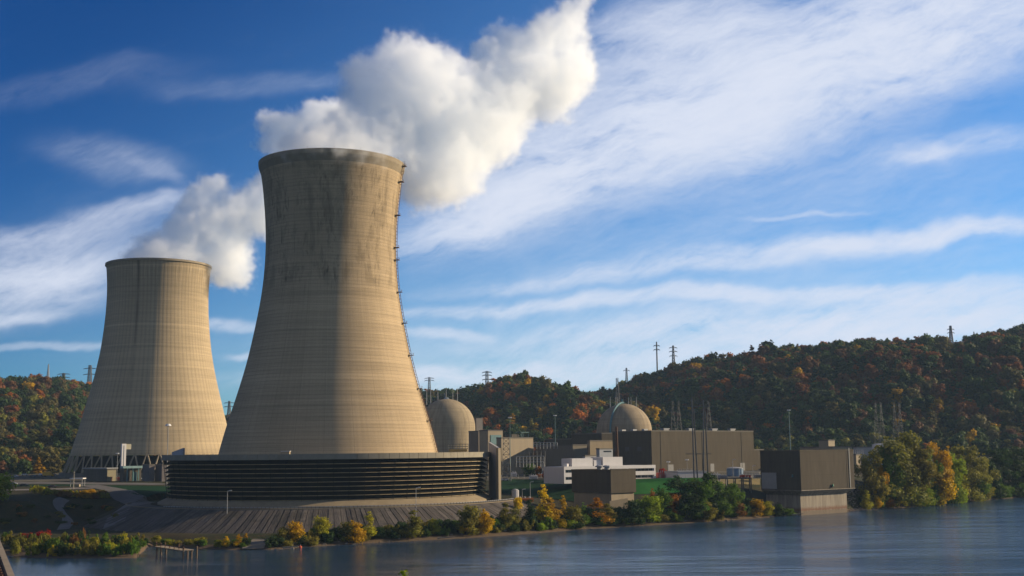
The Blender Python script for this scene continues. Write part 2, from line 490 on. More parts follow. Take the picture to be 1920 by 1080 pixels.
# photo column: shoreline row, then (distance, height) of toe, shelf, bank top, hill foot, mid hill, ridge (row of its ground)
COLS = [
    (-1500, 1110, (472, 3), (500, 13), (560, 14), (900, 17), (1200, 60), (1700, 740)),
    (-300, 1060, (472, 3), (500, 13), (560, 14), (900, 17), (1200, 66), (1700, 743)),
    (0, 1040, (470, 3), (497, 13), (545, 14), (880, 17), (1200, 68), (1700, 745)),
    (80, 1046, (468, 3), (494, 13), (545, 14), (880, 17), (1200, 66), (1700, 749)),
    (200, 1047, (462, 3), (488, 12), (560, 14), (930, 17), (1220, 60), (1700, 749)),
    (262, 1046, (455, 3), (482, 11), (580, 14), (950, 18), (1250, 56), (1700, 753)),
    (285, 1022, (450, 3), (478, 11), (590, 14), (960, 18), (1250, 56), (1700, 760)),
    (340, 1026, (430, 3), (480, 10), (600, 13), (980, 20), (1250, 50), (1650, 788)),
    (430, 1031, (420, 3), (470, 10), (600, 12), (980, 20), (1250, 50), (1650, 800)),
    (520, 1030, (418, 3), (470, 10), (600, 11), (1000, 20), (1250, 55), (1600, 778)),
    (600, 1024, (418, 3), (470, 10), (600, 11), (1000, 20), (1250, 60), (1600, 768)),
    (700, 1018, (422, 3), (470, 10), (610, 11), (1000, 20), (1250, 64), (1600, 758)),
    (800, 1011, (430, 3), (500, 9.5), (640, 14), (1000, 20), (1250, 66), (1550, 750)),
    (900, 1005, (445, 3.5), (560, 9), (650, 16), (1020, 20), (1250, 68), (1550, 756)),
    (1000, 998, (466, 4), (580, 8.5), (650, 16), (1030, 20), (1270, 66), (1550, 754)),
    (1100, 992, (482, 4), (552, 7.5), (622, 16), (1040, 20), (1270, 66), (1550, 758)),
    (1150, 989, (490, 4), (545, 7), (606, 16.2), (1040, 20), (1270, 72), (1550, 748)),
    (1200, 986, (498, 3.5), (545, 7), (602, 16.3), (1040, 20), (1270, 80), (1550, 726)),
    (1300, 980, (512, 3.5), (550, 7.5), (600, 16.3), (1040, 20), (1270, 92), (1550, 702)),
    (1400, 973, (540, 3), (572, 7), (612, 16.2), (1040, 20), (1270, 96), (1550, 692)),
    (1460, 968, (560, 1.6), (588, 4), (622, 15.5), (1040, 20), (1270, 98), (1550, 687)),
    (1500, 966, (570, 1.2), (600, 3), (640, 15.5), (1040, 20), (1270, 98), (1550, 685)),
    (1600, 958, (598, 4), (615, 10), (660, 16), (1040, 20), (1270, 102), (1550, 672)),
    (1700, 951, (632, 2.5), (650, 6), (700, 15), (1040, 20), (1270, 108), (1550, 662)),
    (1760, 946, (652, 2), (670, 5), (720, 14), (1040, 20), (1270, 112), (1550, 656)),
    (1800, 942, (680, 2), (700, 5), (760, 13), (1040, 20), (1270, 108), (1550, 666)),
    (1835, 938, (705, 2), (730, 5), (790, 13), (1040, 20), (1270, 118), (1550, 652)),
    (1920, 932, (750, 2), (770, 5), (830, 13), (1040, 20), (1250, 120), (1550, 644)),
    (2400, 915, (900, 2), (930, 5), (980, 13), (1060, 20), (1260, 120), (1600, 628)),
    (3400, 900, (1010, 2), (1030, 5), (1050, 13), (1100, 20), (1300, 110), (1650, 658)),
]
kt, kD, kZ = [], [], []
for c in COLS:
    px, ys = c[0], c[1]
    s = G(px, ys, 0.0)
    ridge = P(px, c[7][1], c[7][0])
    kt.append(s.x / s.y if px < -200 else T(px, 860))
    Ds = s.y
    D_ = [Ds - 60, Ds, Ds + 5] + [q[0] for q in c[2:7]] + [c[7][0], c[7][0] + 900]
    Z_ = [-5, 0.0, 1.0] + [q[1] for q in c[2:7]] + [ridge.z, ridge.z * 0.5]
    for i in range(1, len(D_)):
        if D_[i] <= D_[i - 1]: D_[i] = D_[i - 1] + 3
    kD.append(D_); kZ.append(Z_)
kt = np.array(kt); kD = np.array(kD); kZ = np.array(kZ)
rng = np.random.default_rng(7)
def vnoise(x, y, sc, seed):
    """cheap smooth value noise"""
    x = np.asarray(x) / sc + seed * 17.3; y = np.asarray(y) / sc - seed * 9.1
    xi = np.floor(x); yi = np.floor(y); fx = x - xi; fy = y - yi
    fx = fx * fx * (3 - 2 * fx); fy = fy * fy * (3 - 2 * fy)
    def h(a, b):
        q = np.sin(a * 127.1 + b * 311.7 + seed * 74.7) * 43758.5453
        return q - np.floor(q)
    return (h(xi, yi) * (1 - fx) + h(xi + 1, yi) * fx) * (1 - fy) + (h(xi, yi + 1) * (1 - fx) + h(xi + 1, yi + 1) * fx) * fy
def height(x, y):
    x = np.atleast_1d(np.asarray(x, float)); y = np.atleast_1d(np.asarray(y, float))
    t = np.clip(x / y, kt[0], kt[-1])
    n = kD.shape[1]
    Dk = np.stack([np.interp(t, kt, kD[:, i]) for i in range(n)], -1)
    Zk = np.stack([np.interp(t, kt, kZ[:, i]) for i in range(n)], -1)
    z = Zk[:, 0].copy()
    for i in range(n - 1):
        a = np.clip((y - Dk[:, i]) / (Dk[:, i + 1] - Dk[:, i]), 0, 1)
        if i >= 5: a = a * 0.6 + (a * a * (3 - 2 * a)) * 0.4
        z = z + (Zk[:, i + 1] - Zk[:, i]) * a
    hill = np.clip((y - Dk[:, 6] + 40) / 220, 0, 1) * (1 - np.clip((y - Dk[:, 8] + 130) / 130, 0, 1))
    # spurs and gullies running down the hills
    z = z + hill * ((vnoise(x + y * 0.25, y * 0.28, 115, 3) - 0.5) * 52 + (vnoise(x, y, 45, 5) - 0.5) * 14)
    low = np.clip((y - Dk[:, 1]) / 12, 0, 1) * (1 - np.clip((y - Dk[:, 5]) / 20, 0, 1))
    z = z + low * (vnoise(x, y, 14, 9) - 0.5) * 0.7
    # the round bench the near tower stands on, with its conical embankment
    rc = np.hypot(x - T1C.x, y - T1C.y)
    ang = np.arctan2(y - T1C.y, x - T1C.x)
    frontside = np.clip((-(np.sin(ang)) + 0.25) / 0.35, 0, 1)
    cone = GZ1 - 0.05 - np.clip((rc - 86) / (104 - 86), 0, 1) * 7.6
    k_ = np.clip((rc - 104) / 20, 0, 1)
    zc = cone * (1 - k_) + z * k_
    zin = np.where(rc < 84, GZ1 - 0.05, zc)
    wgt = np.where(rc < 84, 1.0, frontside)
    wgt = np.where(rc > 126, 0.0, wgt)
    z = z * (1 - wgt) + np.minimum(zin, np.maximum(z, zin)) * wgt
    return z
def hz(x, y): return float(height(x, y)[0])

def grid_mesh(name, ts, ds, mat, kind='structure'):
    TT, DD = np.meshgrid(ts, ds)
    X = (TT * DD).ravel(); Y = DD.ravel(); Z = height(X, Y)
    me = bpy.data.meshes.new(name)
    nv = len(X)
    nt, nd = len(ts), len(ds)
    me.vertices.add(nv)
    me.vertices.foreach_set('co', np.stack([X, Y, Z], -1).ravel())
    i = np.arange(nd - 1)[:, None] * nt + np.arange(nt - 1)[None, :]
    i = i.ravel()
    F4 = np.stack([i, i + 1, i + nt + 1, i + nt], -1)
    me.loops.add(F4.size); me.loops.foreach_set('vertex_index', F4.ravel())
    me.polygons.add(len(F4))
    me.polygons.foreach_set('loop_start', np.arange(len(F4)) * 4)
    me.polygons.foreach_set('use_smooth', np.ones(len(F4), bool))
    me.update(); me.validate()
    me.materials.append(mat)
    o = bpy.data.objects.new(name, me); COL.objects.link(o)
    return tag(o, kind=kind)

# ground material: earth, rough grass and leaf litter by noise and height
gm, k, b = material('rough_ground')
t = k.new('ShaderNodeTexCoord').outputs['Object']
x_, y_, z_ = k.sep(t)
n1 = k.noise(t, 0.03, 6, 0.6); n2 = k.noise(t, 0.25, 6, 0.65); n3 = k.noise(t, 1.5, 4, 0.7)
c = k.mix(k.mr(n1, 0.4, 0.6, 0, 1), (0.030, 0.040, 0.014), (0.060, 0.052, 0.024))
c = k.mix(k.mr(n2, 0.48, 0.66, 0, 0.85), c, (0.085, 0.055, 0.024))
c = k.mix(k.mr(n3, 0.5, 0.75, 0, 0.6), c, (0.018, 0.028, 0.010))
shore = k.mr(k.m('ADD', z_, k.m('MULTIPLY', n2, 0.8)), 1.1, 1.7, 1.0, 0.0)
c = k.mix(shore, c, (0.16, 0.115, 0.075))
yard = k.m('MULTIPLY', k.mr(z_, 15.2, 15.8, 0, 1), k.mr(z_, 20.5, 22.0, 1, 0))
c = k.mix(k.m('MULTIPLY', yard, k.mr(n1, 0.35, 0.6, 0.45, 1)), c, (0.16, 0.145, 0.11))
k.l.new(k.v('SCALE', c, scale=0.52), b.inputs['Base Color'])
b.inputs['Roughness'].default_value = 0.95
b.inputs['Specular IOR Level'].default_value = 0.1
bp = k.new('ShaderNodeBump'); bp.inputs['Strength'].default_value = 0.8; bp.inputs['Distance'].default_value = 0.5
k.l.new(n3, bp.inputs['Height']); k.l.new(bp.outputs[0], b.inputs['Normal'])
ts = np.linspace(-0.85, 0.95, 420)
ds = np.concatenate([np.linspace(270, 700, 330), np.linspace(702, 1050, 90), np.linspace(1055, 1800, 130), np.linspace(1830, 2600, 20)])
grid_mesh('ground', ts, ds, gm)

# river
wm, k, b = material('river_water')
t = k.new('ShaderNodeTexCoord').outputs['Object']
b.inputs['Base Color'].default_value = (0.015, 0.038, 0.075, 1)
b.inputs['Roughness'].default_value = 0.10
b.inputs['IOR'].default_value = 1.33
b.inputs['Specular IOR Level'].default_value = 0.5
a1 = k.noise(k.v('MULTIPLY', t, (0.55, 0.9, 1)), 0.9, 5, 0.62)
a2 = k.noise(k.v('MULTIPLY', t, (0.06, 0.13, 1)), 1.0, 7, 0.68)
wx, wy, wz = k.sep(t)
calm = k.mr(k.noise(k.v('MULTIPLY', t, (0.010, 0.035, 1)), 1.0, 4, 0.6), 0.38, 0.62, 0.35, 1.0)
calm = k.m('MULTIPLY', calm, k.mr(k.m('SUBTRACT', wx, k.m('MULTIPLY', wy, 0.05)), -90.0, 150.0, 0.22, 1.0))
h_ = k.m('ADD', k.m('MULTIPLY', a1, k.m('MULTIPLY', calm, 0.5)), k.m('MULTIPLY', a2, k.m('MULTIPLY', calm, 1.5)))
bp = k.new('ShaderNodeBump'); bp.inputs['Strength'].default_value = 1.0; bp.inputs['Distance'].default_value = 0.75
k.l.new(h_, bp.inputs['Height']); k.l.new(bp.outputs[0], b.inputs['Normal'])
mb = MB()
mb.quad((-3500, -800, 0), (4500, -800, 0), (4500, 2500, 0), (-3500, 2500, 0))
tag(mb.build('river', wm), kind='structure')

# ------------------------------------------------------------------ near cooling tower
def prof_from(rows, D, cpx):
    out = []
    for y, half in rows:
        p = P(cpx, y, D)
        out.append((half * D / F, p.z))
    return out
T1 = thing('cooling_tower', T1C, 'nearest and tallest hyperbolic concrete cooling tower on a wide dark louvred skirt', 'cooling tower')
rows1 = [(878, 206), (850, 201), (800, 188), (760, 175.5), (720, 163.5), (680, 152.5), (640, 144), (610, 138), (575, 131.5), (548, 127.5),
         (513, 124), (470, 122.2), (440, 122.6), (415, 124), (385, 126.5), (353, 129.8), (335, 132.5), (322, 135), (313, 137)]
p1 = prof_from(rows1, 541, 617)
rt1, zt1 = p1[-1]
SH1 = shell_mat('tower_concrete_striped', (0.535, 0.440, 0.315), zt1 - 10, 33, 1)
def smooth_prof(p, n=60):
    p = sorted(p, key=lambda q: q[1]); z = np.array([q[1] for q in p]); r = np.array([q[0] for q in p])
    zz = np.linspace(z[0], z[-1], n); rr = np.interp(zz, z, r)
    for _ in range(6): rr[1:-1] = (rr[:-2] + 2 * rr[1:-1] + rr[2:]) / 4
    return list(zip(rr, zz))
sp1 = smooth_prof(p1)
mb = MB()
outer = list(sp1)
inner = [(r - 0.9, z) for r, z in reversed(sp1)]
mb.lathe(outer + inner, T1C, 192, closed=True)
sh = mb.build('shell', SH1, T1, smooth=True)
def sp_at(sp, z):
    return float(np.interp(z, [q[1] for q in sp], [q[0] for q in sp]))
sh.data.set_sharp_from_angle(angle=R(50))
mb = MB()
rimprof = [(rt1 - 1.6, zt1 + 0.5), (rt1 + 0.45, zt1 + 0.5), (rt1 + 0.30, zt1 - 1.5), (sp_at(sp1, zt1 - 4.6) + 0.04, zt1 - 4.6), (rt1 - 2.2, zt1 - 4.6)]
mb.lathe(rimprof, T1C, 192, closed=True)
mb.build('rim', simple('rim_concrete', (0.33, 0.29, 0.225), 0.9, 0.14, 0.4), T1)

# louvred skirt
ZTOP, RS = 30.6, 71.8
NL = 9
zb = 12.4
skirt_r = lambda z: RS - 0.6 - (ZTOP - 2.0 - z) * 0.135
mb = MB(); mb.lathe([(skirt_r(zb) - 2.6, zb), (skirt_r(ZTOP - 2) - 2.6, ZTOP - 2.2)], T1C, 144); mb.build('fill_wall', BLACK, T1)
bm_ = MB(); lm_ = MB()
for i in range(NL):
    z = zb + 0.3 + (ZTOP - 2.2 - zb - 0.3) * i / NL
    z2 = zb + 0.3 + (ZTOP - 2.2 - zb - 0.3) * (i + 1) / NL
    ro = skirt_r(z)
    lm_.lathe([(ro - 0.15, z + 0.12), (ro - 2.4, z2 - 0.25), (ro - 2.5, z2 - 0.35), (ro - 0.25, z + 0.02)], T1C, 144, closed=True)
    bm_.lathe([(ro - 0.4, z - 0.12), (ro + 0.12, z - 0.10), (ro + 0.12, z + 0.13), (ro - 0.4, z + 0.13)], T1C, 144, closed=True)
lv = lm_.build('louvres', LOUV, T1)
bmat = simple('louvre_beam', (0.40, 0.33, 0.21), 0.85, 0.35, 0.3)
bm_.build('louvre_beams', bmat, T1)
mb = MB()
for j in range(72):
    a = 2 * math.pi * j / 72
    for (z0, z1) in ((zb, ZTOP - 2.2),):
        r0, r1 = skirt_r(z0) + 0.18, skirt_r(z1) + 0.18
        mb.bar((T1C.x + r0 * math.cos(a), T1C.y + r0 * math.sin(a), z0), (T1C.x + r1 * math.cos(a), T1C.y + r1 * math.sin(a), z1), 0.06)
mb.build('louvre_posts', LOUV, T1)
# deck slab and parapet of separate panels
mb = MB(); mb.lathe([(46.0, ZTOP - 1.1), (RS - 0.5, ZTOP - 1.1), (RS - 0.5, ZTOP - 2.0), (46.0, ZTOP - 2.0)], T1C, 144, closed=True); mb.build('deck', CONC, T1)
mb = MB()
NP = 104
for j in range(NP):
    a0 = 2 * math.pi * j / NP + 0.0010; a1 = 2 * math.pi * (j + 1) / NP - 0.0010
    mb.lathe([(RS - 0.3, ZTOP - 2.2), (RS + 0.1, ZTOP - 2.2), (RS + 0.1, ZTOP), (RS - 0.3, ZTOP)], T1C, 2, a0, a1, closed=True)
mb.lathe([(RS - 0.9, ZTOP - 2.1), (RS - 0.32, ZTOP - 2.1), (RS - 0.32, ZTOP - .25), (RS - 0.9, ZTOP - .25)], T1C, 144, closed=True)
mb.build('parapet', simple('parapet_panel', (0.33, 0.32, 0.28), 0.85, 0.2, 0.25), T1)
mb = MB(); mb.lathe([(skirt_r(zb) - 3, 9.0), (73.2, 9.0), (73.2, 10.6), (skirt_r(zb) + 0.5, zb), (skirt_r(zb) - 3, zb)], T1C, 144, closed=True)
mb.build('basin_wall', CONC_L, T1)
# ladder up the sunny side, with landings
lad = MB(); rungs = MB()
azl = R(-7.5)
def sp_at(sp, z):
    return float(np.interp(z, [q[1] for q in sp], [q[0] for q in sp]))
def onshell(z, off, da=0.0):
    r = sp_at(sp1, z) + off
    return Vector((T1C.x + r * math.cos(azl + da / r), T1C.y + r * math.sin(azl + da / r), z))
zs = np.linspace(ZTOP - 1, zt1 + 1.2, 44)
for a_, b_ in zip(zs[:-1], zs[1:]):
    for da in (-0.45, 0.45):
        lad.bar(onshell(a_, 0.5, da), onshell(b_, 0.5, da), 0.07)
        lad.bar(onshell(a_, 1.25, da), onshell(b_, 1.25, da), 0.06)
    for q in np.linspace(a_, b_, 3)[:-1]:
        lad.bar(onshell(q, 0.5, -0.45), onshell(q, 0.5, 0.45), 0.05)
        lad.bar(onshell(q, 0.5, 0.45), onshell(q, 1.25, 0.45), 0.05)
        lad.bar(onshell(q, 0.5, -0.45), onshell(q, 1.25, -0.45), 0.05)
lad.build('ladder', RUST, T1)
for py in (316, 345, 407, 467, 490, 550, 608, 668, 730, 790):
    z = P(750, py, 541).z
    c = onshell(z, 1.0)
    pf = MB()
    pf.box((c.x, c.y, z), (2.3, 2.6, 0.15), azl)
    pf.box((c.x + 0.95, c.y, z + 0.9), (0.08, 2.6, 0.12), azl)
    pf.box((c.x + 0.95, c.y - 1.2, z + 0.5), (0.08, 0.08, 0.9), azl)
    pf.box((c.x + 0.95, c.y + 1.2, z + 0.5), (0.08, 0.08, 0.9), azl)
    pf.build('landing', RUST, T1)
# lightning rods on the rim
for a in range(0, 360, 20):
    mb = MB()
    p = (T1C.x + (rt1 + .6) * math.cos(R(a)), T1C.y + (rt1 + .6) * math.sin(R(a)))
    mb.bar((p[0], p[1], zt1 + 0.4), (p[0], p[1], zt1 + 1.6), 0.05)
    mb.build('lightning_rod', DSTEEL, T1)

# partition walls beside the skirt (tall fins) and the hut on the deck
def fin_wall(pxa, pxb, ytop_a, ytop_b, D, zbase, thick, label, Db=None):
    Db = D if Db is None else Db
    a = P(pxa, ytop_a, D); b_ = P(pxb, ytop_b, Db)
    o = thing('partition_wall', (a.x, a.y, zbase), label, 'wall')
    n = Vector((-(b_.y - a.y), b_.x - a.x)).normalized() * thick
    m2 = MB()
    m2.prism([(a.x, a.y), (b_.x, b_.y), (b_.x + n.x, b_.y + n.y), (a.x + n.x, a.y + n.y)], zbase, 0, top=[a.z, b_.z, b_.z, a.z])
    m2.build('slab', simple('fin_grey', (.50, .50, .53), .9, .15, .3), o)
    return o
fw = fin_wall(916, 932, 829, 839, 543, 9.5, 0.9, 'tall grey concrete slab wall with a sloping top beside the dark louvred skirt', 524)
mb = MB(); q = P(934.3, 840, 523.4)
mb.box((q.x, q.y + 0.5, (q.z + 9.5) / 2), (1.5, 1.5, q.z - 9.5), R(45)); mb.build('edge_column', BEIGE, fw)
fin_wall(322, 343, 848, 840, 560, 28.0, 1.0, 'dark slanting slab standing up behind the shaded end of the skirt deck', 552)
hp = P(536, 847, 478)
hut = thing('deck_hut', (hp.x, hp.y, ZTOP - 1.0), 'small beige equipment hut on the deck in front of the tower shell', 'hut')
mb = MB(); mb.box((hp.x, hp.y, ZTOP + 0.05), (3.2, 2.2, 1.9)); mb.build('wall', BEIGE, hut)
mb = MB(); mb.box((hp.x, hp.y, ZTOP + 1.1), (3.6, 2.6, 0.2)); mb.build('roof', WHITE, hut)

# ------------------------------------------------------------------ far cooling tower
T2 = thing('cooling_tower', T2C, 'farther cooling tower standing on open slanting columns, behind the louvred one', 'cooling tower')
rows2 = [(853, 146.5), (820, 137.5), (800, 132), (770, 124.5), (740, 117), (700, 107.5), (660, 100), (620, 95.5), (590, 93), (560, 92), (535, 92.4), (515, 93.8), (500, 95.4)]
p2 = prof_from(rows2, 836, 284)
rt2, zt2 = p2[-1]; zb2 = p2[0][1]; rb2 = p2[0][0]
SH2 = shell_mat('tower_concrete_ribbed', (0.51, 0.435, 0.32), zt2 - 14, 37, 2)
sp2 = smooth_prof(p2)
mb = MB(); mb.lathe(list(sp2) + [(r - 0.9, z) for r, z in reversed(sp2)], T2C, 192, closed=True)
sh = mb.build('shell', SH2, T2, smooth=True); sh.data.set_sharp_from_angle(angle=R(50))
mb = MB(); mb.lathe([(rt2 - 1.2, zt2 + 0.6), (rt2 + 0.7, zt2 + 0.6), (rt2 + 0.7, zt2 - 0.8), (rt2 - 1.2, zt2 - 0.8)], T2C, 160, closed=True)
mb.build('rim', CONC, T2)
zg2 = 14.0
NC = 44
zcol = zb2 - 12.2
for j in range(NC):
    a = 2 * math.pi * j / NC
    if -0.25 < math.sin(a) and False: continue
    for s_ in (-1, 1):
        a2 = a + s_ * math.pi / NC * 0.92
        mb = MB()
        mb.bar((T2C.x + (rb2 + 4.2) * math.cos(a), T2C.y + (rb2 + 4.2) * math.sin(a), zcol),
               (T2C.x + (rb2 - 0.4) * math.cos(a2), T2C.y + (rb2 - 0.4) * math.sin(a2), zb2 + 0.3), 0.50, 6)
        mb.build('column', CONC, T2)
mb = MB(); mb.lathe([(rb2 + 2.4, zg2 - 2), (rb2 + 6.5, zg2 - 2), (rb2 + 6.5, zcol + 1.0), (rb2 + 5.8, zcol + 1.0), (rb2 + 5.8, zcol), (rb2 + 2.4, zcol)], T2C, 144, closed=True)
mb.build('basin_wall', CONC_G, T2)
mb = MB(); mb.lathe([(rb2 - 4, zg2), (rb2 - 5, zb2 - 0.5)], T2C, 96); mb.build('fill', BLACK, T2)

# ------------------------------------------------------------------ buildings
PHI = R(40)
def cornerbox(mb, pxc, D, pxl, pxr, ytop, zbase, phi=PHI, ztop=None):
    """box whose nearest vertical edge shows at pxc; faces run off to pxl and pxr"""
    c = P(pxc, ytop, D)
    zt = c.z if ztop is None else ztop
    ym = 850
    tr, tl = T(pxr, ym), T(pxl, ym)
    u = (math.cos(phi), math.sin(phi)); v = (-math.sin(phi), math.cos(phi))
    W = (tr * c.y - c.x) / (u[0] - tr * u[1])
    L = (tl * c.y - c.x) / (v[0] - tl * v[1])
    pts = [(c.x, c.y), (c.x + u[0] * W, c.y + u[1] * W), (c.x + u[0] * W + v[0] * L, c.y + u[1] * W + v[1] * L), (c.x + v[0] * L, c.y + v[1] * L)]
    mb.prism(pts, zbase, zt)
    return dict(c=c, u=Vector((u[0], u[1], 0)), v=Vector((v[0], v[1], 0)), W=W, L=L, z0=zbase, z1=zt, phi=phi, pts=pts)
def onbox(b_, s, e, z):
    """point s metres along the right face, e metres in depth"""
    p = Vector((b_['c'].x, b_['c'].y, 0)) + b_['u'] * s + b_['v'] * e
    return Vector((p.x, p.y, z))
def roof_rim(b_, mat, parent, h=0.5, t_=0.35, name='roof_edge'):
    m2 = MB()
    p = [Vector((q[0], q[1], 0)) for q in b_['pts']]
    n = 4
    for i in range(n):
        a, c_ = p[i], p[(i + 1) % n]
        d = (c_ - a).normalized(); o_ = Vector((d.y, -d.x, 0)) * 0.12
        i_ = Vector((-d.y, d.x, 0)) * t_
        ex = d * 0.12
        m2.prism([tuple((a + o_ - ex)[:2]), tuple((c_ + o_ - d * (t_ + .003))[:2]), tuple((c_ + i_ - d * (t_ + .003))[:2]), tuple((a + i_ - ex)[:2])], b_['z1'] - h * 0.7, b_['z1'] + h * 0.3)
    return m2.build(name, mat, parent)
def roof_vent(mb, p, r, h):
    mb.bar(p, p + Vector((0, 0, h * 0.6)), r * 0.6, 10)
    mb.bar(p + Vector((0, 0, h * 0.55)), p + Vector((0, 0, h * 0.8)), r, 12, r)
    mb.bar(p + Vector((0, 0, h * 0.8)), p + Vector((0, 0, h)), r, 12, r * 0.5)
GZ = 16.5
def face_at(info, px):   # metres along the right-hand face where column px falls
    return (T(px, 885) * info['c'].y - info['c'].x) / (info['u'].x - T(px, 885) * info['u'].y)
def slab(mb_, info, s0, s1, e0, e1, za, zb__):
    q = [onbox(info, s0, e0, 0), onbox(info, s1, e0, 0), onbox(info, s1, e1, 0), onbox(info, s0, e1, 0)]
    mb_.prism([(p.x, p.y) for p in q], za, zb__)
def building(name, label, cat='building', **kw):
    mb = MB()
    mat = kw.pop('mat'); zb_ = kw.pop('zbase', GZ); extra = kw.pop('rim', True); rimmat = kw.pop('rimmat', None)
    info = cornerbox(mb, kw['c'], kw['D'], kw['l'], kw['r'], kw['y'], zb_, kw.get('phi', PHI))
    o = thing(name, (info['c'].x, info['c'].y, zb_), label, cat)
    mb.build('wall', mat, o)
    if extra: roof_rim(info, rimmat or CONC_G, o, 0.7)
    return o, info

# turbine hall: two ribbed faces, roof vents, low extension
tb, ti = building('turbine_hall', 'large flat-roofed taupe turbine hall behind the pylon poles, beside the ribbed dome', mat=BROWN2, c=1221, D=700, l=1149, r=1414, y=807.5)
for pxv, dd in ((1262, 10), (1309, 12), (1353, 12), (1387, 12)):
    vt = MB()
    s = (T(pxv) * ti['c'].y - ti['c'].x) / (ti['u'].x - T(pxv) * ti['u'].y)
    p = onbox(ti, s, 6, ti['z1'])
    vt.box((p.x, p.y, p.z + 0.5), (4.2, 2.2, 1.0), PHI); vt.box((p.x, p.y, p.z + 1.25), (5.2, 2.8, 0.5), PHI)
    vt.build('roof_vent', STEEL, tb)
for e in (8, 17, 26):
    vt = MB(); p = onbox(ti, 3, e, ti['z1']); vt.box((p.x, p.y, p.z + .6), (3.2, 2.0, 1.1), PHI); vt.build('roof_vent', STEEL, tb)
for pxv in (1240, 1318, 1392):
    s = face_at(ti, pxv); dp = MB(); slab(dp, ti, s - .08, s + .08, -.2, -.02, GZ, ti['z1'] - .8); dp.build('downpipe', simple('taupe_pipe', (.082, .072, .058), .7, .1), tb)
dp = MB(); slab(dp, ti, .4, ti['W'] - .4, -.10, -.015, ti['z1'] - 4.3, ti['z1'] - 4.1); dp.build('joint_strip', simple('taupe_pipe', (.082, .072, .058)), tb)
for pxv, w_ in ((1252, 5), (1332, 3.5), (1388, 4.5)):
    s = face_at(ti, pxv); dp = MB(); slab(dp, ti, s, s + w_, -.12, -.01, GZ, GZ + 5.5); dp.build('door', simple('door_grey', (.20, .20, .20), .6, .1), tb)
for e_ in (8, 18, 27):
    dp = MB(); q = [onbox(ti, -.12, e_, 0), onbox(ti, -.01, e_, 0), onbox(ti, -.01, e_ + 3.5, 0), onbox(ti, -.12, e_ + 3.5, 0)]
    dp.prism([(p.x, p.y) for p in q], 30, 32.5); dp.build('louvre', simple('pipe_grey', (.12, .11, .10), .7, .1), tb)
ex, xi = building('annex', 'low taupe annex at the far end of the large turbine hall', mat=BROWN2, c=1404, D=762, l=1396, r=1432, y=843)

# pump house over the water: siding box on a chamfered concrete base
zt = P(1499, 844.5, 558).z
mb = MB(); pi_ = cornerbox(mb, 1499.5, 558, 1425, 1600, 844.5, P(1503, 919.5, 558).z)
PH = thing('intake_house', (pi_['c'].x, pi_['c'].y, 0), 'windowless taupe intake house on a stained concrete base standing in the river', 'building')
mb.build('wall', BROWN, PH); roof_rim(pi_, BROWN2, PH, 0.5)
z0 = pi_['z0']
base = MB()
def inset(b_, z, d, dl=None):
    dl = d if dl is None else dl
    c0, u, v, W, L = Vector((b_['c'].x, b_['c'].y, 0)), b_['u'], b_['v'], b_['W'], b_['L']
    q = [c0 + u * d + v * d, c0 + u * (W - d) + v * d, c0 + u * (W - d) + v * (L - dl), c0 + u * d + v * (L - dl)]
    return [(p.x, p.y, z) for p in q]
rings = [inset(pi_, -4, 2.9, .5), inset(pi_, z0 - 2.4, 2.9, .5), inset(pi_, z0 - 0.25, -0.15), inset(pi_, z0 - 0.003, -0.15)]
for r_ in rings: base.v += r_
for lv_ in range(3):
    for j in range(4):
        j2 = (j + 1) % 4
        base.f.append((lv_ * 4 + j, lv_ * 4 + j2, lv_ * 4 + 4 + j2, lv_ * 4 + 4 + j))
base.f.append((12, 13, 14, 15))
# stained base concrete
bmn, k, b = material('stained_concrete')
t = k.new('ShaderNodeTexCoord').outputs['Object']; x_, y_, z_ = k.sep(t)
n1 = k.noise(k.v('MULTIPLY', t, (0.9, 0.9, 0.08)), 0.8, 6, 0.65); n2 = k.noise(t, 0.6, 5, 0.6)
c = k.mix(k.mr(n1, 0.35, 0.65, 0, 1), (0.42, 0.36, 0.28), (0.27, 0.23, 0.175))
rust = k.m('MULTIPLY', k.mr(k.m('ADD', z_, k.m('MULTIPLY', n2, 1.6)), 2.4, 3.0, 0, 1), k.mr(k.m('ADD', z_, k.m('MULTIPLY', n2, 2.0)), 3.3, 5.2, 1, 0))
c = k.mix(k.m('MULTIPLY', rust, 0.8), c, (0.19, 0.07, 0.03))
c = k.mix(k.mr(z_, 1.6, 2.2, 0.7, 0), c, (0.16, 0.11, 0.07))
k.l.new(k.v('SCALE', c, scale=AF), b.inputs['Base Color']); b.inputs['Roughness'].default_value = 0.9; b.inputs['Specular IOR Level'].default_value = 0.2
base.build('base', bmn, PH)
mb = MB(); pn = [onbox(pi_, -0.05, pi_['L'] * f_, 0) for f_ in (0.60, 0.97)]
zt_, zb_ = P(1440, 886, 575).z, P(1440, 916, 575).z
ov = -ti['u'] * 0.25
mb.prism([tuple((pn[1] + ov)[:2]), tuple((pn[0] + ov)[:2]), tuple((pn[0])[:2]), tuple((pn[1])[:2])], zb_, zt_)
mb.build('hatch', simple('pale_hatch', (.36, .35, .33), .8, .1), PH)
def wall_lamp(parent, p, mat):
    m2 = MB(); m2.box((p.x, p.y, p.z), (0.5, 1.2, 0.3)); m2.bar(p + Vector((0, 0, .1)), p + Vector((0, 0, 1.2)), 0.45, 8, .3)
    return m2.build('signal_lamp', mat, parent)
s = (T(1557) * pi_['c'].y - pi_['c'].x) / (pi_['u'].x - T(1557) * pi_['u'].y)
wall_lamp(PH, onbox(pi_, s, -0.5, P(1557, 912, 575).z), GREENP)
e_ = pi_['L'] * 0.19
wall_lamp(PH, onbox(pi_, -0.4, e_, P(1489, 894, 563).z), TEAL)
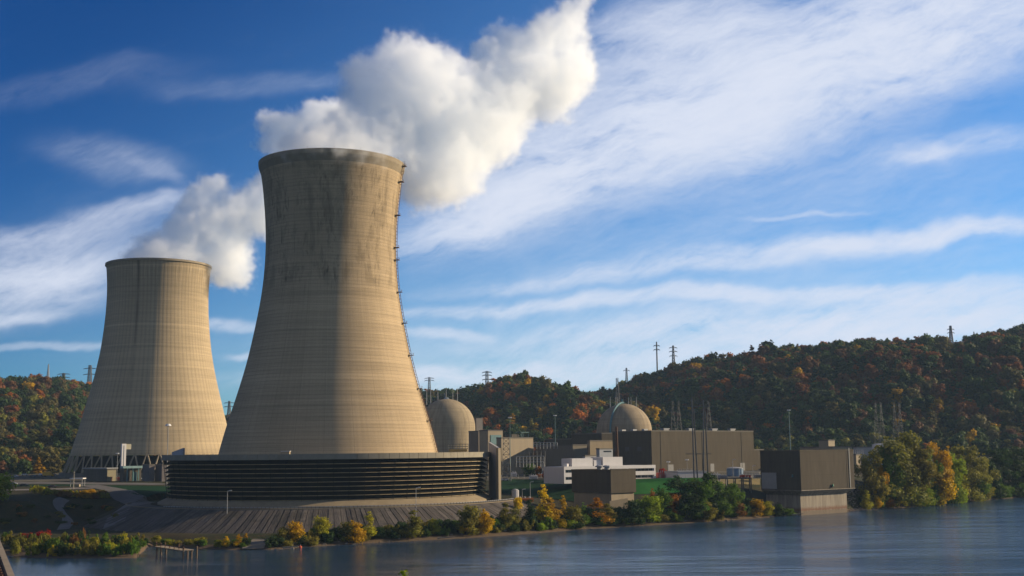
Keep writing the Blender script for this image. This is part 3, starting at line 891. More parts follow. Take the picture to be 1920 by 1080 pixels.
for px in (1588,):
    s = face_at(pi_, px); dp = MB(); slab(dp, pi_, s - .04, s + .04, -.12, -.02, z0 + .3, pi_['z1'] - .6); dp.build('downpipe', simple('taupe_pipe', (.082, .072, .058)), PH)
dp = MB(); slab(dp, pi_, face_at(pi_, 1592), face_at(pi_, 1592) + .7, -.25, -.02, z0 + .2, pi_['z1'] + .9); dp.build('ladder', DSTEEL, PH)
# driftwood and rubble against the base are built with the shore

# screen house: dark box on its own concrete base at the foot of the bank
mb = MB(); si = cornerbox(mb, 1145, 528, 1071, 1191, 881, P(1145, 925, 528).z)
SH = thing('screen_house', (si['c'].x, si['c'].y, 4), 'small dark brown screen house half hidden by orange riverside trees', 'building')
mb.build('wall', BROWN, SH); roof_rim(si, BROWN2, SH, 0.4)
mb = MB()
ins = inset(si, 0, 0.7)
mb.prism([q[:2] for q in ins], 3.0, si['z0'] - 0.01); mb.build('base', CONC, SH)
for f_ in (0.22, 0.62):
    m2 = MB(); roof_vent(m2, onbox(si, 4.0 + 3 * f_, si['L'] * (0.15 + f_ * 0.6), si['z1']), 1.9, 1.9); m2.build('roof_vent', STEEL, SH)
sw = thing('retaining_wall', (si['c'].x, si['c'].y - 3, 3), 'low beige concrete wall below the small dark screen house', 'wall')
mb = MB(); a = P(1143, 940, 520); b2 = P(1177, 934, 524)
mb.prism([(a.x, a.y), (b2.x, b2.y), (b2.x, b2.y + 2), (a.x, a.y + 2)], 2.0, 0, top=[a.z, b2.z, b2.z, a.z]); mb.build('slab', BEIGE, sw)

# white office building in front of the turbine hall
def face_x(info, px):   # metres along the right-hand face where column px falls
    return (T(px, 885) * info['c'].y - info['c'].x) / (info['u'].x - T(px, 885) * info['u'].y)
PHO = R(33)
mb = MB(); oi = cornerbox(mb, 1058, 590, 1019, 1228, 875.5, P(1058, 903.5, 590).z, PHO)
OF = thing('office_building', (oi['c'].x, oi['c'].y, oi['z0']), 'long low white office building with ribbon windows above the grass bank', 'building')
# wall built from bands so that the windows are recessed
offm = MB()
H = oi['z1'] - oi['z0']
L_, W_ = oi['L'], oi['W']
def slab(mb_, info, s0, s1, e0, e1, za, zb__):
    q = [onbox(info, s0, e0, 0), onbox(info, s1, e0, 0), onbox(info, s1, e1, 0), onbox(info, s0, e1, 0)]
    mb_.prism([(p.x, p.y) for p in q], za, zb__)
z_ = oi['z0']
slab(offm, oi, 0.0, W_, 0.9, L_, z_ - 1, oi['z1'])
for f0, f1 in ((-0.12, 0.12), (0.32, 0.60), (0.80, 1.02)):
    slab(offm, oi, -0.2, W_ + 0.2, 0.0, 0.897, z_ + H * f0, z_ + H * f1)
for sx in (0.0, W_ - 0.6): slab(offm, oi, sx - .15, sx + 0.7, 0.03, 0.894, z_ + H * 0.12 - .0, z_ + H * 0.80)
offm.build('wall', WHITE, OF)
for f0, f1 in ((0.12, 0.32), (0.60, 0.80)):
    wmb = MB(); n = 22
    for j in range(n):
        s0 = 0.8 + (W_ - 1.9) * j / n; s1 = 0.8 + (W_ - 1.9) * (j + 0.93) / n
        slab(wmb, oi, s0, s1, 0.80, 0.885, z_ + H * f0 + 0.03, z_ + H * f1 - 0.03)
    wmb.build('window', DARKW, OF)
pent = MB()
for pl, pr, yt, e0, e1 in ((1084, 1123, 859.5, 5, 14), (1125.5, 1139.5, 863, 5, 11), (1140, 1177, 857, 4, 14)):
    zt__ = P((pl + pr) / 2, yt, 600).z
    slab(pent, oi, face_x(oi, pl), face_x(oi, pr), e0, e1, oi['z1'] + 0.003, zt__)
pent.build('penthouse', WHITE, OF)
mb = MB(); p = onbox(oi, face_x(oi, 1065) + 2, 5, oi['z1']); mb.bar(p, p + Vector((0, 0, 1.5)), 1.6, 12); mb.build('roof_tank', WHITE, OF)
# stair tower and other plant blocks behind
def add(nm, label, **kw): return building(nm, label, **kw)
o_, i_ = add('stair_tower', 'pale blue-grey stair tower rising behind the white office penthouses', mat=simple('pale_blue_panel', (0.34, 0.37, 0.42), 0.7, .1), c=1124, D=655, l=1118, r=1149, y=841)
m2 = MB(); slab(m2, i_, 3, i_['W'] - 1, -0.06, -0.01, i_['z1'] - 2.0, i_['z1'] - 1.2); m2.build('window', DARKW, o_)
add('low_block', 'low pale block left of the blue-grey stair tower', mat=simple('pale_panel', (0.45, 0.44, 0.45), .7, .1), c=1097, D=645, l=1092, r=1118, y=854)
add('service_block', 'beige flat-roofed block between the ribbed dome and the stair tower', mat=simple('taupe_concrete', (0.30, 0.26, 0.20), .85, .15, streak=True), c=1106, D=745, l=1102, r=1150, y=826)
add('auxiliary_block', 'dark wide block at the foot of the ribbed dome', mat=BROWN, c=1128, D=800, l=1072, r=1152, y=812, phi=R(32))
add('auxiliary_block', 'grey concrete block with a sunlit beige end behind the switchyard racks', mat=simple('mid_concrete', (0.24, 0.225, 0.20), .85, .15, streak=True), c=1074, D=720, l=1004, r=1101, y=834, phi=R(35))
add('auxiliary_block', 'long dark block far behind the switchyard racks', mat=BROWN, c=1085, D=840, l=1022, r=1120, y=822, phi=R(30))
o_, i_ = add('control_block', 'big sunlit beige block behind the lattice mast and slab wall', mat=BEIGE, c=940, D=735, l=931, r=1000, y=820.5, phi=R(42))
m2 = MB(); slab(m2, i_, 13, 19, 5, 10, i_['z1'] + .003, i_['z1'] + 2.2); m2.build('roof_cabin', GREYB, o_)
m2 = MB()
for s0 in (20, 26):
    for e0 in (4, 9):
        p = onbox(i_, s0, e0, i_['z1']); m2.bar(p, p + Vector((0, 0, 3.4)), 0.15)
slab(m2, i_, 19.5, 26.5, 3.5, 9.5, i_['z1'] + 3.2, i_['z1'] + 3.5); m2.build('roof_frame', TEAL, o_)
m2 = MB(); slab(m2, i_, 3, 16, -3.0, -.01, 16.5, 22); m2.build('porch', BEIGE, o_)
o_, i_ = add('vent_block', 'beige block with a teal opening above the slab wall', mat=BEIGE, c=915, D=800, l=899, r=943, y=806.5, phi=R(38))
m2 = MB(); slab(m2, i_, 2.0, 11, -0.25, -0.01, i_['z1'] - 9.5, i_['z1'] - 3.2); m2.build('louvre', TEAL, o_)
o_, i_ = add('fuel_building', 'brown-grey block touching the smooth dome on its shaded side', mat=simple('brown_concrete', (0.25, 0.215, 0.18), .85, .15, streak=True), c=897, D=830, l=879, r=915, y=808, phi=R(38))
add('fuel_building', 'tall plain grey block rising behind the smooth dome', mat=simple('grey_brown', (0.21, 0.19, 0.175), .85, .12), c=893, D=950, l=880, r=905.5, y=784, phi=R(35))
# low white building by the poles, blue tank, transformers
o_, i_ = add('store_building', 'low white store building at the top of the green grass bank', mat=WHITE, c=1271, D=612, l=1245, r=1325, y=884.5, rimmat=STEEL, phi=R(20))
add('gate_house', 'small flat-topped beige roof cabin behind the intake house', mat=BEIGE, c=1553, D=760, l=1536, r=1566, y=825)
add('low_block', 'low beige roof block to the right of the small roof cabin', mat=BEIGE, c=1560, D=756, l=1500, r=1598, y=837.5, phi=R(15))
add('low_block', 'small brown block past the far wall of the intake house', mat=BEIGE, c=1605, D=700, l=1600, r=1613, y=852)
add('long_shed', 'long pale shed roof between intake house and riverside grove', mat=simple('pale_roof', (.4, .38, .37), .7, .1), c=1606, D=860, l=1600, r=1652, y=838, phi=R(10))

def tank(name, label, px, D, rpx, ytop, zb_, mat, dome=True):
    c_ = P(px, ytop, D); r = rpx * D / F
    o = thing(name, (c_.x, c_.y, zb_), label, 'tank')
    m2 = MB(); m2.lathe([(0.01, zb_), (r, zb_), (r, c_.z - 0.8)], c_, 28); m2.build('tank_wall', mat, o, smooth=False)
    m2 = MB(); m2.lathe([(r * 1.03, c_.z - 0.8), (r * 1.03, c_.z - 0.45), (r * .6, c_.z), (0.01, c_.z + 0.15)], c_, 28); m2.build('tank_roof', STEEL, o)
    m2 = MB()
    for a in range(0, 360, 24):
        q = Vector((c_.x + r * 1.04 * math.cos(R(a)), c_.y + r * 1.04 * math.sin(R(a)), 0))
        m2.bar((q.x, q.y, zb_), (q.x, q.y, c_.z - 0.5), 0.13)
    m2.build('stiffener', mat, o)
    return o
tank('storage_tank', 'round blue storage tank in front of the turbine hall', 1378, 640, 14.5, 876, GZ - .5, BLUE)
tank('storage_tank', 'small white water tank beside the orange machine on the river bench', 966, 560, 6, 917, hz(P(966, 917, 560).x, 560), WHITE)
tank('storage_tank', 'white domed tank behind the tops of the riverside grove', 1648, 800, 12, 832, GZ, WHITE)

# ------------------------------------------------------------------ reactor domes
def dome(px, ytop, rpx, D, zb_, label, mat, squash=1.0):
    c_ = P(px, ytop, D); r = rpx * D / F
    o = thing('containment_dome', (c_.x, c_.y, zb_), label, 'reactor dome')
    prof = [(r, zb_)]
    zc = c_.z - r * squash
    for i in range(0, 25):
        a = math.pi / 2 * i / 24
        prof.append((max(r * math.cos(a), 0.02), zc + r * squash * math.sin(a)))
    m2 = MB(); m2.lathe(prof, c_, 72); m2.build('shell', mat, o, smooth=True)
    return o, c_, r, zc
def dome_mat(name, col):
    m, k, b = material(name)
    t = k.new('ShaderNodeTexCoord').outputs['Object']; x, y, z = k.sep(t)
    rr = k.m('SQRT', k.m('ADD', k.m('MULTIPLY', x, x), k.m('MULTIPLY', y, y)))
    th = k.m('ARCTAN2', y, x)
    jz = k.m('LESS_THAN', k.m('FRACT', k.m('DIVIDE', z, 2.6)), 0.07)
    jt = k.m('LESS_THAN', k.m('FRACT', k.m('MULTIPLY', th, 3.2)), 0.02)
    n = k.noise(k.v('MULTIPLY', t, (1, 1, 0.2)), 0.25, 5, 0.6)
    band = k.noise(k.comb(0., 0., k.m('MULTIPLY', z, 0.4)), 1.0, 3, .6)
    f = k.m('ADD', k.mr(n, 0.3, 0.7, 0.80, 1.14, False), k.mr(band, .3, .7, -.14, .14, False))
    run = k.noise(k.comb(k.m('MULTIPLY', th, 9.0), 0.0, k.m('MULTIPLY', z, 0.03)), 1.0, 5, .7)
    f = k.m('MULTIPLY', f, k.mr(run, .45, .7, 1.0, .72))
    f = k.m('MULTIPLY', f, k.m('SUBTRACT', 1.0, k.m('MULTIPLY', k.m('MAXIMUM', jz, jt), 0.22)))
    k.l.new(k.v('SCALE', k.comb(*[q * a_ for q, a_ in zip(col, AV)]), scale=f), b.inputs['Base Color'])
    b.inputs['Roughness'].default_value = 0.9; b.inputs['Specular IOR Level'].default_value = 0.15
    return m
DM = dome_mat('dome_concrete', (0.43, 0.375, 0.285)); DM2 = dome_mat('dome_concrete_grey', (0.40, 0.345, 0.27))
d1, c1, r1, zc1 = dome(837, 748, 53.5, 930, GZ, 'smooth beige containment dome emerging from behind the near cooling tower', DM, 1.0)
d2, c2, r2, zc2 = dome(1169, 757, 51.5, 880, GZ, 'containment dome with a curved teal ladder, behind the turbine hall', DM2, 1.0)
def rods(o, D, cols, y0, y1):
    for px in cols:
        a = P(px, y0, D); b3 = P(px, y1 + 4, D)
        m2 = MB(); m2.bar(b3, a, 0.30, 5, 0.12); m2.build('lightning_rod', STEEL, o)
rods(d1, 930, (800, 807.5, 821, 836.5, 849, 857.5), 727, 755)
rods(d2, 880, (1144, 1154.5, 1158, 1178.5, 1183, 1193), 744, 762)
m2 = MB(); m2.bar((c1.x, c1.y, c1.z - 1), (c1.x, c1.y, c1.z + 1.2), 3.2, 14, 1.2); m2.bar((c1.x - 1, c1.y, c1.z + 1), (c1.x - 1.4, c1.y, c1.z + 4.2), 0.35); m2.build('top_vent', simple('blue_grey', (.3, .36, .4), .6), d1)
m2 = MB(); pts = []
for i in range(17):
    a = math.pi / 2 * (1 - i / 14.0)
    if a >= 0:
        q = Vector((c2.x - (r2 + 0.7) * math.cos(a) * 0.55, c2.y - (r2 + 0.7) * math.cos(a) * 0.835, zc2 + (r2 + 0.7) * math.sin(a)))
    else:
        q = Vector((pts[-1].x, pts[-1].y, pts[-1].z - 4))
    pts.append(q)
for a, b3 in zip(pts[:-1], pts[1:]): m2.bar(a, b3, 0.75, 6)
m2.bar((c2.x - 1, c2.y, c2.z), (c2.x - 1, c2.y, c2.z + 3.2), 0.8, 6)
m2.build('curved_ladder', TEAL, d2)
pr = thing('pipe_rack', P(838, 845, 640), 'low pipework rack on the deck in front of the smooth dome', 'pipe rack')
m2 = MB(); a = P(840, 841, 600); b3 = P(878, 841, 600)
for dz in (0, 1.0, 2.2): m2.bar(a + Vector((0, 0, dz)), b3 + Vector((0, 0, dz)), 0.12)
for f_ in np.linspace(0, 1, 8): q = a.lerp(b3, f_); m2.bar(q - Vector((0, 0, 12)), q + Vector((0, 0, 2.3)), 0.12)
m2.build('rail', DSTEEL, pr)
m2 = MB(); m2.box(((a.x + b3.x) / 2, a.y, a.z - 1), (9, 2, 1.2)); m2.build('housing', simple('ochre', (.4, .3, .1), .7), pr)

# ------------------------------------------------------------------ masts, pylons, lamps
def lattice(mb, x, y, z0, h, wb, wt, th=0.14, nseg=8):
    prev = None
    for i in range(nseg + 1):
        f_ = i / nseg; w_ = (wb + (wt - wb) * min(1, f_ * 1.15)) / 2; z = z0 + h * f_
        cur = [Vector((x + sx * w_, y + sy * w_, z)) for sx, sy in ((-1, -1), (1, -1), (1, 1), (-1, 1))]
        if prev:
            for j in range(4):
                mb.bar(prev[j], cur[j], th)
                mb.bar(prev[j], cur[(j + 1) % 4], th * 0.6); mb.bar(prev[(j + 1) % 4], cur[j], th * 0.6)
                mb.bar(cur[j], cur[(j + 1) % 4], th * 0.6)
        prev = cur
def pylon(px, ytop, ybase, D, label, wb=5, wt=1.2, arms=(0.72, 0.85, 0.97), aw=4.5, th=0.2, mat=None, sink=10, group=None):
    top = P(px, ytop, D); bot = P(px, ybase, D)
    zb_ = bot.z - sink
    o = thing('lattice_pylon', (top.x, D, zb_), label, 'pylon', group)
    m2 = MB(); lattice(m2, top.x, D, zb_, top.z - zb_, wb, wt, th); m2.build('lattice', mat or DSTEEL, o)
    h = top.z - bot.z
    for f_ in arms:
        z = bot.z + h * f_
        m2 = MB()
        m2.bar((top.x - aw, D, z), (top.x + aw, D, z), th * 0.9); m2.bar((top.x - aw, D, z), (top.x, D, z + 1.6), th * .6); m2.bar((top.x + aw, D, z), (top.x, D, z + 1.6), th * .6)
        for sx in (-aw, aw): m2.bar((top.x + sx, D, z), (top.x + sx, D, z - 1.5), th * .5)
        m2.build('cross_arm', mat or DSTEEL, o)
    return o
pylon(91, 683, 712, 1690, 'pale slender pylon on the ridge, thinnest of the three left of the far cooling tower', 5, .8, (), th=.28, mat=STEEL)
pylon(119.5, 700, 716, 1690, 'short dark pylon just clearing the ridge, left of the far cooling tower', 5, 3, (0.5, 0.9), 9, th=.35)
pylon(169, 685, 716, 1690, 'dark cross-armed pylon on the ridge at the far cooling tower\'s shaded edge', 6, 3, (0.45, 0.8), 9, th=.38)
pylon(430, 752, 770, 1600, 'dark pylon seen in the gap between the two cooling towers', 5, 2, (0.4, 0.8), 7, th=.32)
pylon(805, 708, 722, 1540, 'faint pylon above the trees beside the near tower shell', 4, 2, (0.6, 0.9), 6, th=.28)
pylon(913, 697, 720, 1540, 'dark cross-armed pylon on the low ridge between the domes', 5, 3, (0.35, 0.7, .95), 6, th=.38)
pylon(993, 731, 758, 1400, 'pale lattice pylon standing among trees below the low ridge', 5, 2, (0.4, 0.65, .9), 3.5, th=.34, mat=STEEL)
pylon(1231, 641, 691, 1540, 'tall thin single pole with short arms on the hill crest', 1.0, .7, (0.7, .85), 4, th=.42)
pylon(1262, 648, 676, 1540, 'dark three-armed pylon on the crest beside the tall thin pole', 4, 1.5, (0.3, 0.6, .85), 5, th=.36)
pylon(1174.5, 690, 702, 1540, 'tiny pylon top above the trees left of the tall thin pole', 3, 1.5, (0.6,), 4, th=.28)
pylon(1782, 611, 633, 1540, 'single dark pylon on top of the highest hill crest', 4.5, 2, (0.4, .7), 4.5, th=.36)
pylon(1157, 709, 762, 1250, 'tall faint lattice mast above the domed building with the teal ladder', 5, 2, (), 4, th=.22)
GP = 'grey lattice towers at the foot of the wooded hill'
for px, yt, yb in ((1261, 752, 805), (1272, 752, 805), (1328, 752, 805)):
    pylon(px, yt, yb, 900, 'grey lattice tower rising behind the turbine hall roof', 5, .8, (), th=.07, mat=DSTEEL, group=GP)
for px in (1641, 1651, 1676, 1686):
    pylon(px, 755, 826, 900, 'grey lattice tower above the tall riverside grove', 5, .8, (), th=.05, mat=DSTEEL, group=GP)
for px, yt, yb in ((1826, 622, 652), (1832, 624, 652)):
    pylon(px, yt, yb, 1440, 'pale pole against the dark trees on the highest crest', 1, .6, (), th=.3, mat=STEEL, group='pale poles on the crest')
pylon(949, 822, 886, 575, 'dark lattice mast standing against the big sunlit beige block', 4.3, 2.8, (), th=.14, sink=4, mat=DSTEEL)
pylon(1155.5, 800, 857, 640, 'rusty lattice mast in front of the turbine hall shaded face', 1.2, .8, (), th=.22, sink=2, mat=RUST)
pylon(1017, 868, 888, 640, 'short switchyard pole beside the white office', .5, .3, (.9,), 1.2, th=.12, sink=0, mat=STEEL)

# A-frame transmission structure in front of the turbine hall
for (xa, ya, xb, yb, xc, yc, lab) in ((1297, 745, 1301, 880, 1307.5, 880, 'two-legged dark line pole, farther from the intake house, before the turbine hall'),
                                 (1318.5, 750, 1319, 883, 1327.5, 885, 'two-legged dark line pole nearer the round blue tank, before the turbine hall')):
    Dp = 605
    top = P(xa, ya, Dp); l1 = P(xb, yb, Dp - 3); l2 = P(xc, yc, Dp + 3); l1.z = l2.z = 15.5
    o = thing('line_pole', (l1.x, l1.y, 15.5), lab, 'transmission pole')
    m2 = MB(); m2.bar(l1, top, 0.42, 6, 0.3); m2.build('leg', DSTEEL, o)
    kk = P(xa + 3.5, ya + 22, Dp)
    m2 = MB(); m2.bar(l2, kk, 0.42, 6, 0.3); m2.build('leg', DSTEEL, o)
    m2 = MB(); z = P(xa, 762, Dp).z; m2.bar((top.x - 5, Dp, z), (top.x + 5, Dp, z), 0.16); z = P(xa, 851, Dp).z; m2.bar((l1.x - 3.4, Dp, z), (l2.x + 1.5, Dp, z), 0.16); m2.build('cross_arm', DSTEEL, o)

def lamp_post(px, ytop, D, label, r=0.13, mat=STEEL, head='flood', zb_=None, group=None):
    t_ = P(px, ytop, D)
    zb_ = hz(t_.x, D) if zb_ is None else zb_
    o = thing('lamp_post', (t_.x, D, zb_), label, 'lamp post', group)
    m2 = MB(); m2.bar((t_.x, D, zb_ - .3), t_, r, 8, r * 0.6); m2.build('pole', mat, o)
    m2 = MB()
    if head == 'flood':
        for k2 in range(4):
            a = math.pi / 2 * k2 + .4
            m2.box((t_.x + .7 * math.cos(a), D + .7 * math.sin(a), t_.z), (.7, .6, .55), a)
        m2.bar(t_ - Vector((0, 0, .3)), t_ - Vector((0, 0, .1)), .9, 10)
    elif head == 'big':
        m2.bar(t_ - Vector((0, 0, .6)), t_ + Vector((0, 0, .5)), 1.7, 12, 1.0)
    else:
        m2.bar(t_, t_ + Vector((1.1, 0, .25)), .09); m2.box((t_.x + 1.2, D, t_.z + .25), (.9, .4, .22))
    m2.build('lamp_head', LAMPW, o)
    return o
lamp_post(315.5, 796.5, 640, 'tall mast with a white lamp head in front of the far cooling tower', .25, head='big', zb_=13)
lamp_post(220.5, 850, 730, 'twin-headed lamp post beside the white elevator shaft', .16, zb_=14)
lamp_post(426.5, 921, 455, 'grey lamp post before the darkest shaded part of the louvres', .14, head='arm')
lamp_post(780, 915, 452, 'grey lamp post before the sunlit end of the louvres', .14, head='arm')
lamp_post(956, 783, 640, 'tall lamp mast with a bright head above the lattice mast', .2, TEAL, zb_=16)
lamp_post(1040.5, 779, 760, 'tall teal lamp mast behind the switchyard racks', .26, TEAL, zb_=16)
lamp_post(1479, 769, 700, 'tall teal lamp mast rising behind the intake house roof', .30, TEAL, zb_=16)
lamp_post(994, 904, 560, 'short lamp post near the orange fence on the river bench', .16, head='arm')
lamp_post(979, 918, 552, 'low lamp post next to the small white water tank', .14, head='arm')
lamp_post(1253, 866, 640, 'lamp post with a white head behind the low white store', .15, head='flood', zb_=16)
lamp_post(1373.5, 862, 610, 'pale lamp post in front of the round blue tank', .18, head='arm', zb_=16)
lamp_post(1411, 874, 620, 'small pole between blue tank and intake house', .12, head='arm', zb_=16)
lamp_post(1172, 880, 590, 'short lamp post on the white office roof edge', .12, head='arm', zb_=20)
lamp_post(1288, 862, 640, 'thin lamp post beside the blue transformers', .12, head='flood', zb_=16)
up_ = P(139, 884, 600)
o = thing('utility_pole', (up_.x, up_.y, 13), 'pale wooden utility pole beside the road in the foreground of the gate canopy', 'utility pole')
m2 = MB(); m2.bar((up_.x, up_.y, 12.5), up_, .22, 7, .16); m2.build('pole', simple('pale_wood', (.42, .38, .3), .8), o)
m2 = MB(); m2.bar((up_.x - 1.2, up_.y, up_.z - 1), (up_.x + 1.2, up_.y, up_.z - 1), .1); m2.build('cross_arm', WOOD, o)

# switchyard racks and small plant
def rack(label, pxa, pxb, D, yt, yb, n, mat=DSTEEL, group=None, th=.13, levels=3):
    a = P(pxa, yt, D); b3 = P(pxb, yt, D); zb_ = P(pxa, yb, D).z
    o = thing('switchyard_rack', (a.x, D, zb_), label, 'pipe rack', group)
    m2 = MB()
    for j in range(n + 1):
        q = a.lerp(b3, j / n); m2.bar((q.x, D, zb_), (q.x, D, q.z), th); m2.bar((q.x, D + 4, zb_), (q.x, D + 4, q.z), th)
    m2.build('post', mat, o)
    m2 = MB()
    for l_ in range(levels):
        z = zb_ + (a.z - zb_) * (1 - l_ / levels * .8)
        m2.bar((a.x, D, z), (b3.x, D, z), th); m2.bar((a.x, D + 4, z), (b3.x, D + 4, z), th)
    for j in range(n):
        q = a.lerp(b3, j / n); q2 = a.lerp(b3, (j + 1) / n); m2.bar((q.x, D, a.z), (q2.x, D + 4, a.z), th * .7)
    m2.build('beam', mat, o)
    return o
rack('pale steel rack stepping up beside the big beige block', 1000, 1045, 730, 830, 842, 7, STEEL)
rack('dense grey switchyard rack below the grey concrete block', 968, 1020, 665, 856, 876, 8, STEEL, levels=3)
rack('dark switchyard frame right of the lattice mast', 992, 1022, 680, 846, 878, 4, DSTEEL, levels=3)
rack('dark pipe bridge in front of the round blue tank', 1349, 1408, 585, 897, 925, 4, DSTEEL, levels=1, th=.3)
rack('grey transformer frame between blue tank and intake house', 1397, 1424, 610, 885, 896, 5, STEEL)
rack('faint steel switchyard frame behind the riverside grove', 1600, 1618, 720, 843, 856, 5, STEEL)
def machine(name, label, cat, px, y, D, size, mat, zb_=None, rz=0.3):
    p = P(px, y, D); zb_ = hz(p.x, D) if zb_ is None else zb_
    o = thing(name, (p.x, D, zb_), label, cat)
    m2 = MB(); m2.box((p.x, D, zb_ + size[2] * .4), (size[0], size[1], size[2] * .8), rz); m2.build('casing', mat, o)
    m2 = MB()
    for j in range(3):
        fx = (j - 1) * size[0] * .3
        q = Vector((p.x + fx * math.cos(rz), D + fx * math.sin(rz), zb_ + size[2] * .8)); m2.bar(q, q + Vector((0, 0, size[2] * .35)), size[0] * .06, 6, size[0] * .03)
    m2.build('bushing', STEEL, o)
    m2 = MB()
    for j in range(7):
        fx = (j - 3) * size[0] * .13
        q = Vector((p.x + fx * math.cos(rz) + (size[1] / 2 + .15) * math.sin(rz), D + fx * math.sin(rz) - (size[1] / 2 + .15) * math.cos(rz), zb_ + size[2] * .38))
        m2.box(q, (.12, .5, size[2] * .6), rz)
    m2.build('cooling_fin', mat, o)
    return o
for px, D in ((1274, 650), (1284, 652), (1294, 654)):
    machine('transformer', 'blue transformer in the row behind the low white store', 'transformer', px, 878, D, (3.2, 2.4, 3.4), BLUE)['group'] = 'blue transformers behind the store'
machine('red_container', 'red machine beside the round blue tank', 'machine', 1397, 893, 612, (5.0, 2.5, 1.6), RED)
machine('red_container', 'red machine at the end of the white office', 'machine', 1238, 880, 625, (3.6, 2.5, 3.2), RED)
machine('orange_machine', 'orange-red machine on the river bench below the slab wall', 'machine', 984, 935, 552, (7.5, 2.5, 2.2), ORANGE)
machine('generator', 'white cabinet generator near the sunlit beige block', 'machine', 963, 869, 690, (3.0, 2.4, 3.0), WHITE)
machine('red_container', 'small red tank by the teal gate building', 'machine', 223, 896, 735, (4.5, 2.5, 2.6), RED)

for (px, y, D, sz, mt, nm, lab) in (
        (1000, 889, 632, (4, 2.4, 2.2), WHITE, 'storage_cabin', 'white storage cabin beside the small tree at the racks'),
        (1050, 868, 668, (7, 3, 2.6), BEIGE, 'storage_cabin', 'beige storage cabin behind the white office end wall'),
        (1036, 866, 690, (3, 3, 4), WHITE, 'storage_cabin', 'tall white cabinet behind the white office end wall'),
        (1015, 872, 676, (5, 2.4, 2), ORANGE, 'storage_cabin', 'small orange container among the switchyard racks'),
        (1263, 884, 625, (5, 2.5, 2), BLUE, 'storage_cabin', 'low blue container behind the low white store'),
        (1340, 888, 618, (5, 2.5, 2.4), WHITE, 'storage_cabin', 'white container between store and blue tank'),
        (1355, 890, 612, (4, 2.2, 1.8), STEEL, 'storage_cabin', 'grey metal container left of the blue tank'),
        (1420, 896, 606, (3, 2.2, 2), STEEL, 'storage_cabin', 'grey metal container touching the intake house yard'),
        (1212, 889, 640, (3, 2.2, 2.4), WHITE, 'storage_cabin', 'white cabinet behind the right end of the office')):
    machine(nm, lab, 'container', px, y, D, sz, mt, zb_=16.3)
for (pxa, pxb, D, lab) in ((1190, 1345, 603, 'thin grey security fence along the top of the sunny bank'), (940, 1068, 655, 'thin grey security fence behind the shaded lawn')):
    a = P(pxa, 895, D); b3 = P(pxb, 895, D); a.z = hz(a.x, D); b3.z = hz(b3.x, D)
    o = thing('chain_link_fence', tuple(a), lab, 'fence')
    m2 = MB(); m3 = MB(); n = int((b3 - a).length / 3)
    for j in range(n + 1):
        q = a.lerp(b3, j / n); q.z = hz(q.x, q.y); m2.bar(q, q + Vector((0, 0, 2.3)), .06)
        if j:
            for h_ in (.2, 1.2, 2.2): m3.bar(pq + Vector((0, 0, h_)), q + Vector((0, 0, h_)), .035)
        pq = q
    m2.build('posts', STEEL, o); m3.build('rails', STEEL, o)

# left-hand plant yard
zl = 13.6
def lbuild(nm, label, **kw): return building(nm, label, zbase=zl - .5, **kw)
o_, i_ = lbuild('switchgear_building', 'low dark building with a beige end wall at the foot of the far tower', mat=GREYB, c=201, D=725, l=158, r=219, y=879.5, phi=R(50))
m2 = MB(); slab(m2, i_, .1, i_['W'] - .1, -.12, -.005, zl, i_['z1'] - .7); m2.build('end_wall', simple('khaki_block', (.28, .25, .16), .8, .1), o_)
m2 = MB(); slab(m2, i_, i_['W'] * .4, i_['W'] * .6, -.2, -.125, zl, zl + 4.5); m2.build('door', simple('brown_door', (.16, .08, .04), .7), o_)
m2 = MB(); slab(m2, i_, -.8, i_['W'] + .8, -.8, i_['L'] + .5, i_['z1'] + .25, i_['z1'] + .7); m2.build('roof', STEEL, o_)
o_, i_ = lbuild('elevator_shaft', 'narrow tall white elevator shaft in front of the far tower columns', mat=WHITE, c=229, D=742, l=226.5, r=236.5, y=832, rim=False)
m2 = MB(); slab(m2, i_, i_['W'], i_['W'] + 3.2, .3, 2.6, i_['z1'] - 3.4, i_['z1'] - .2); m2.build('side_cabin', simple('cream_panel', (.55, .5, .36), .7), o_)
m2 = MB(); slab(m2, i_, i_['W'] * .45, i_['W'] * .55, -.15, -.005, zl, i_['z1'] - 1); m2.build('groove', STEEL, o_)
o_, i_ = lbuild('gate_building', 'teal-framed building beside the white elevator shaft', mat=GREYB, c=232, D=720, l=226, r=266, y=879)
m2 = MB(); slab(m2, i_, -1, i_['W'] + 1, -1.5, 3, i_['z1'] + .25, i_['z1'] + 1.6); m2.build('canopy', simple('pale_teal', (.25, .40, .42), .6), o_)
m2 = MB()
for s_ in (1.5, 5, 8.5):
    slab(m2, i_, s_, s_ + .5, -1.3, -.8, zl, i_['z1'] + .2)
slab(m2, i_, 5.8, 8.2, -.3, -.01, zl, i_['z1'] - 2); m2.build('pillar', TEAL, o_)
for pl, pr, y_, lab in ((268, 291, 871, 'brown-grey block wall shed nearest the teal-framed building'), (292, 316, 871, 'brown-grey block wall shed touching the shaded end of the louvres')):
    o_, i_ = lbuild('shed', lab, mat=simple('purple_grey_block', (.17, .15, .15), .85, .15), c=pl + 12, D=715, l=pl, r=pr, y=y_)
# gate canopy in the car park
cp = P(146, 897, 640)
o = thing('gate_canopy', (cp.x, cp.y, zl), 'small white flat canopy on posts among the parked cars', 'canopy')
m2 = MB(); m2.box((cp.x, cp.y, cp.z), (7, 5, .5)); m2.build('roof', WHITE, o)
for sx in (-3, 3):
    for sy in (-2, 2):
        m2 = MB(); m2.bar((cp.x + sx, cp.y + sy, 13), (cp.x + sx, cp.y + sy, cp.z), .15); m2.build('post', STEEL, o)
m2 = MB(); m2.box((cp.x, cp.y, 14.6), (2.4, 2.2, 2.4)); m2.build('booth', BEIGE, o)

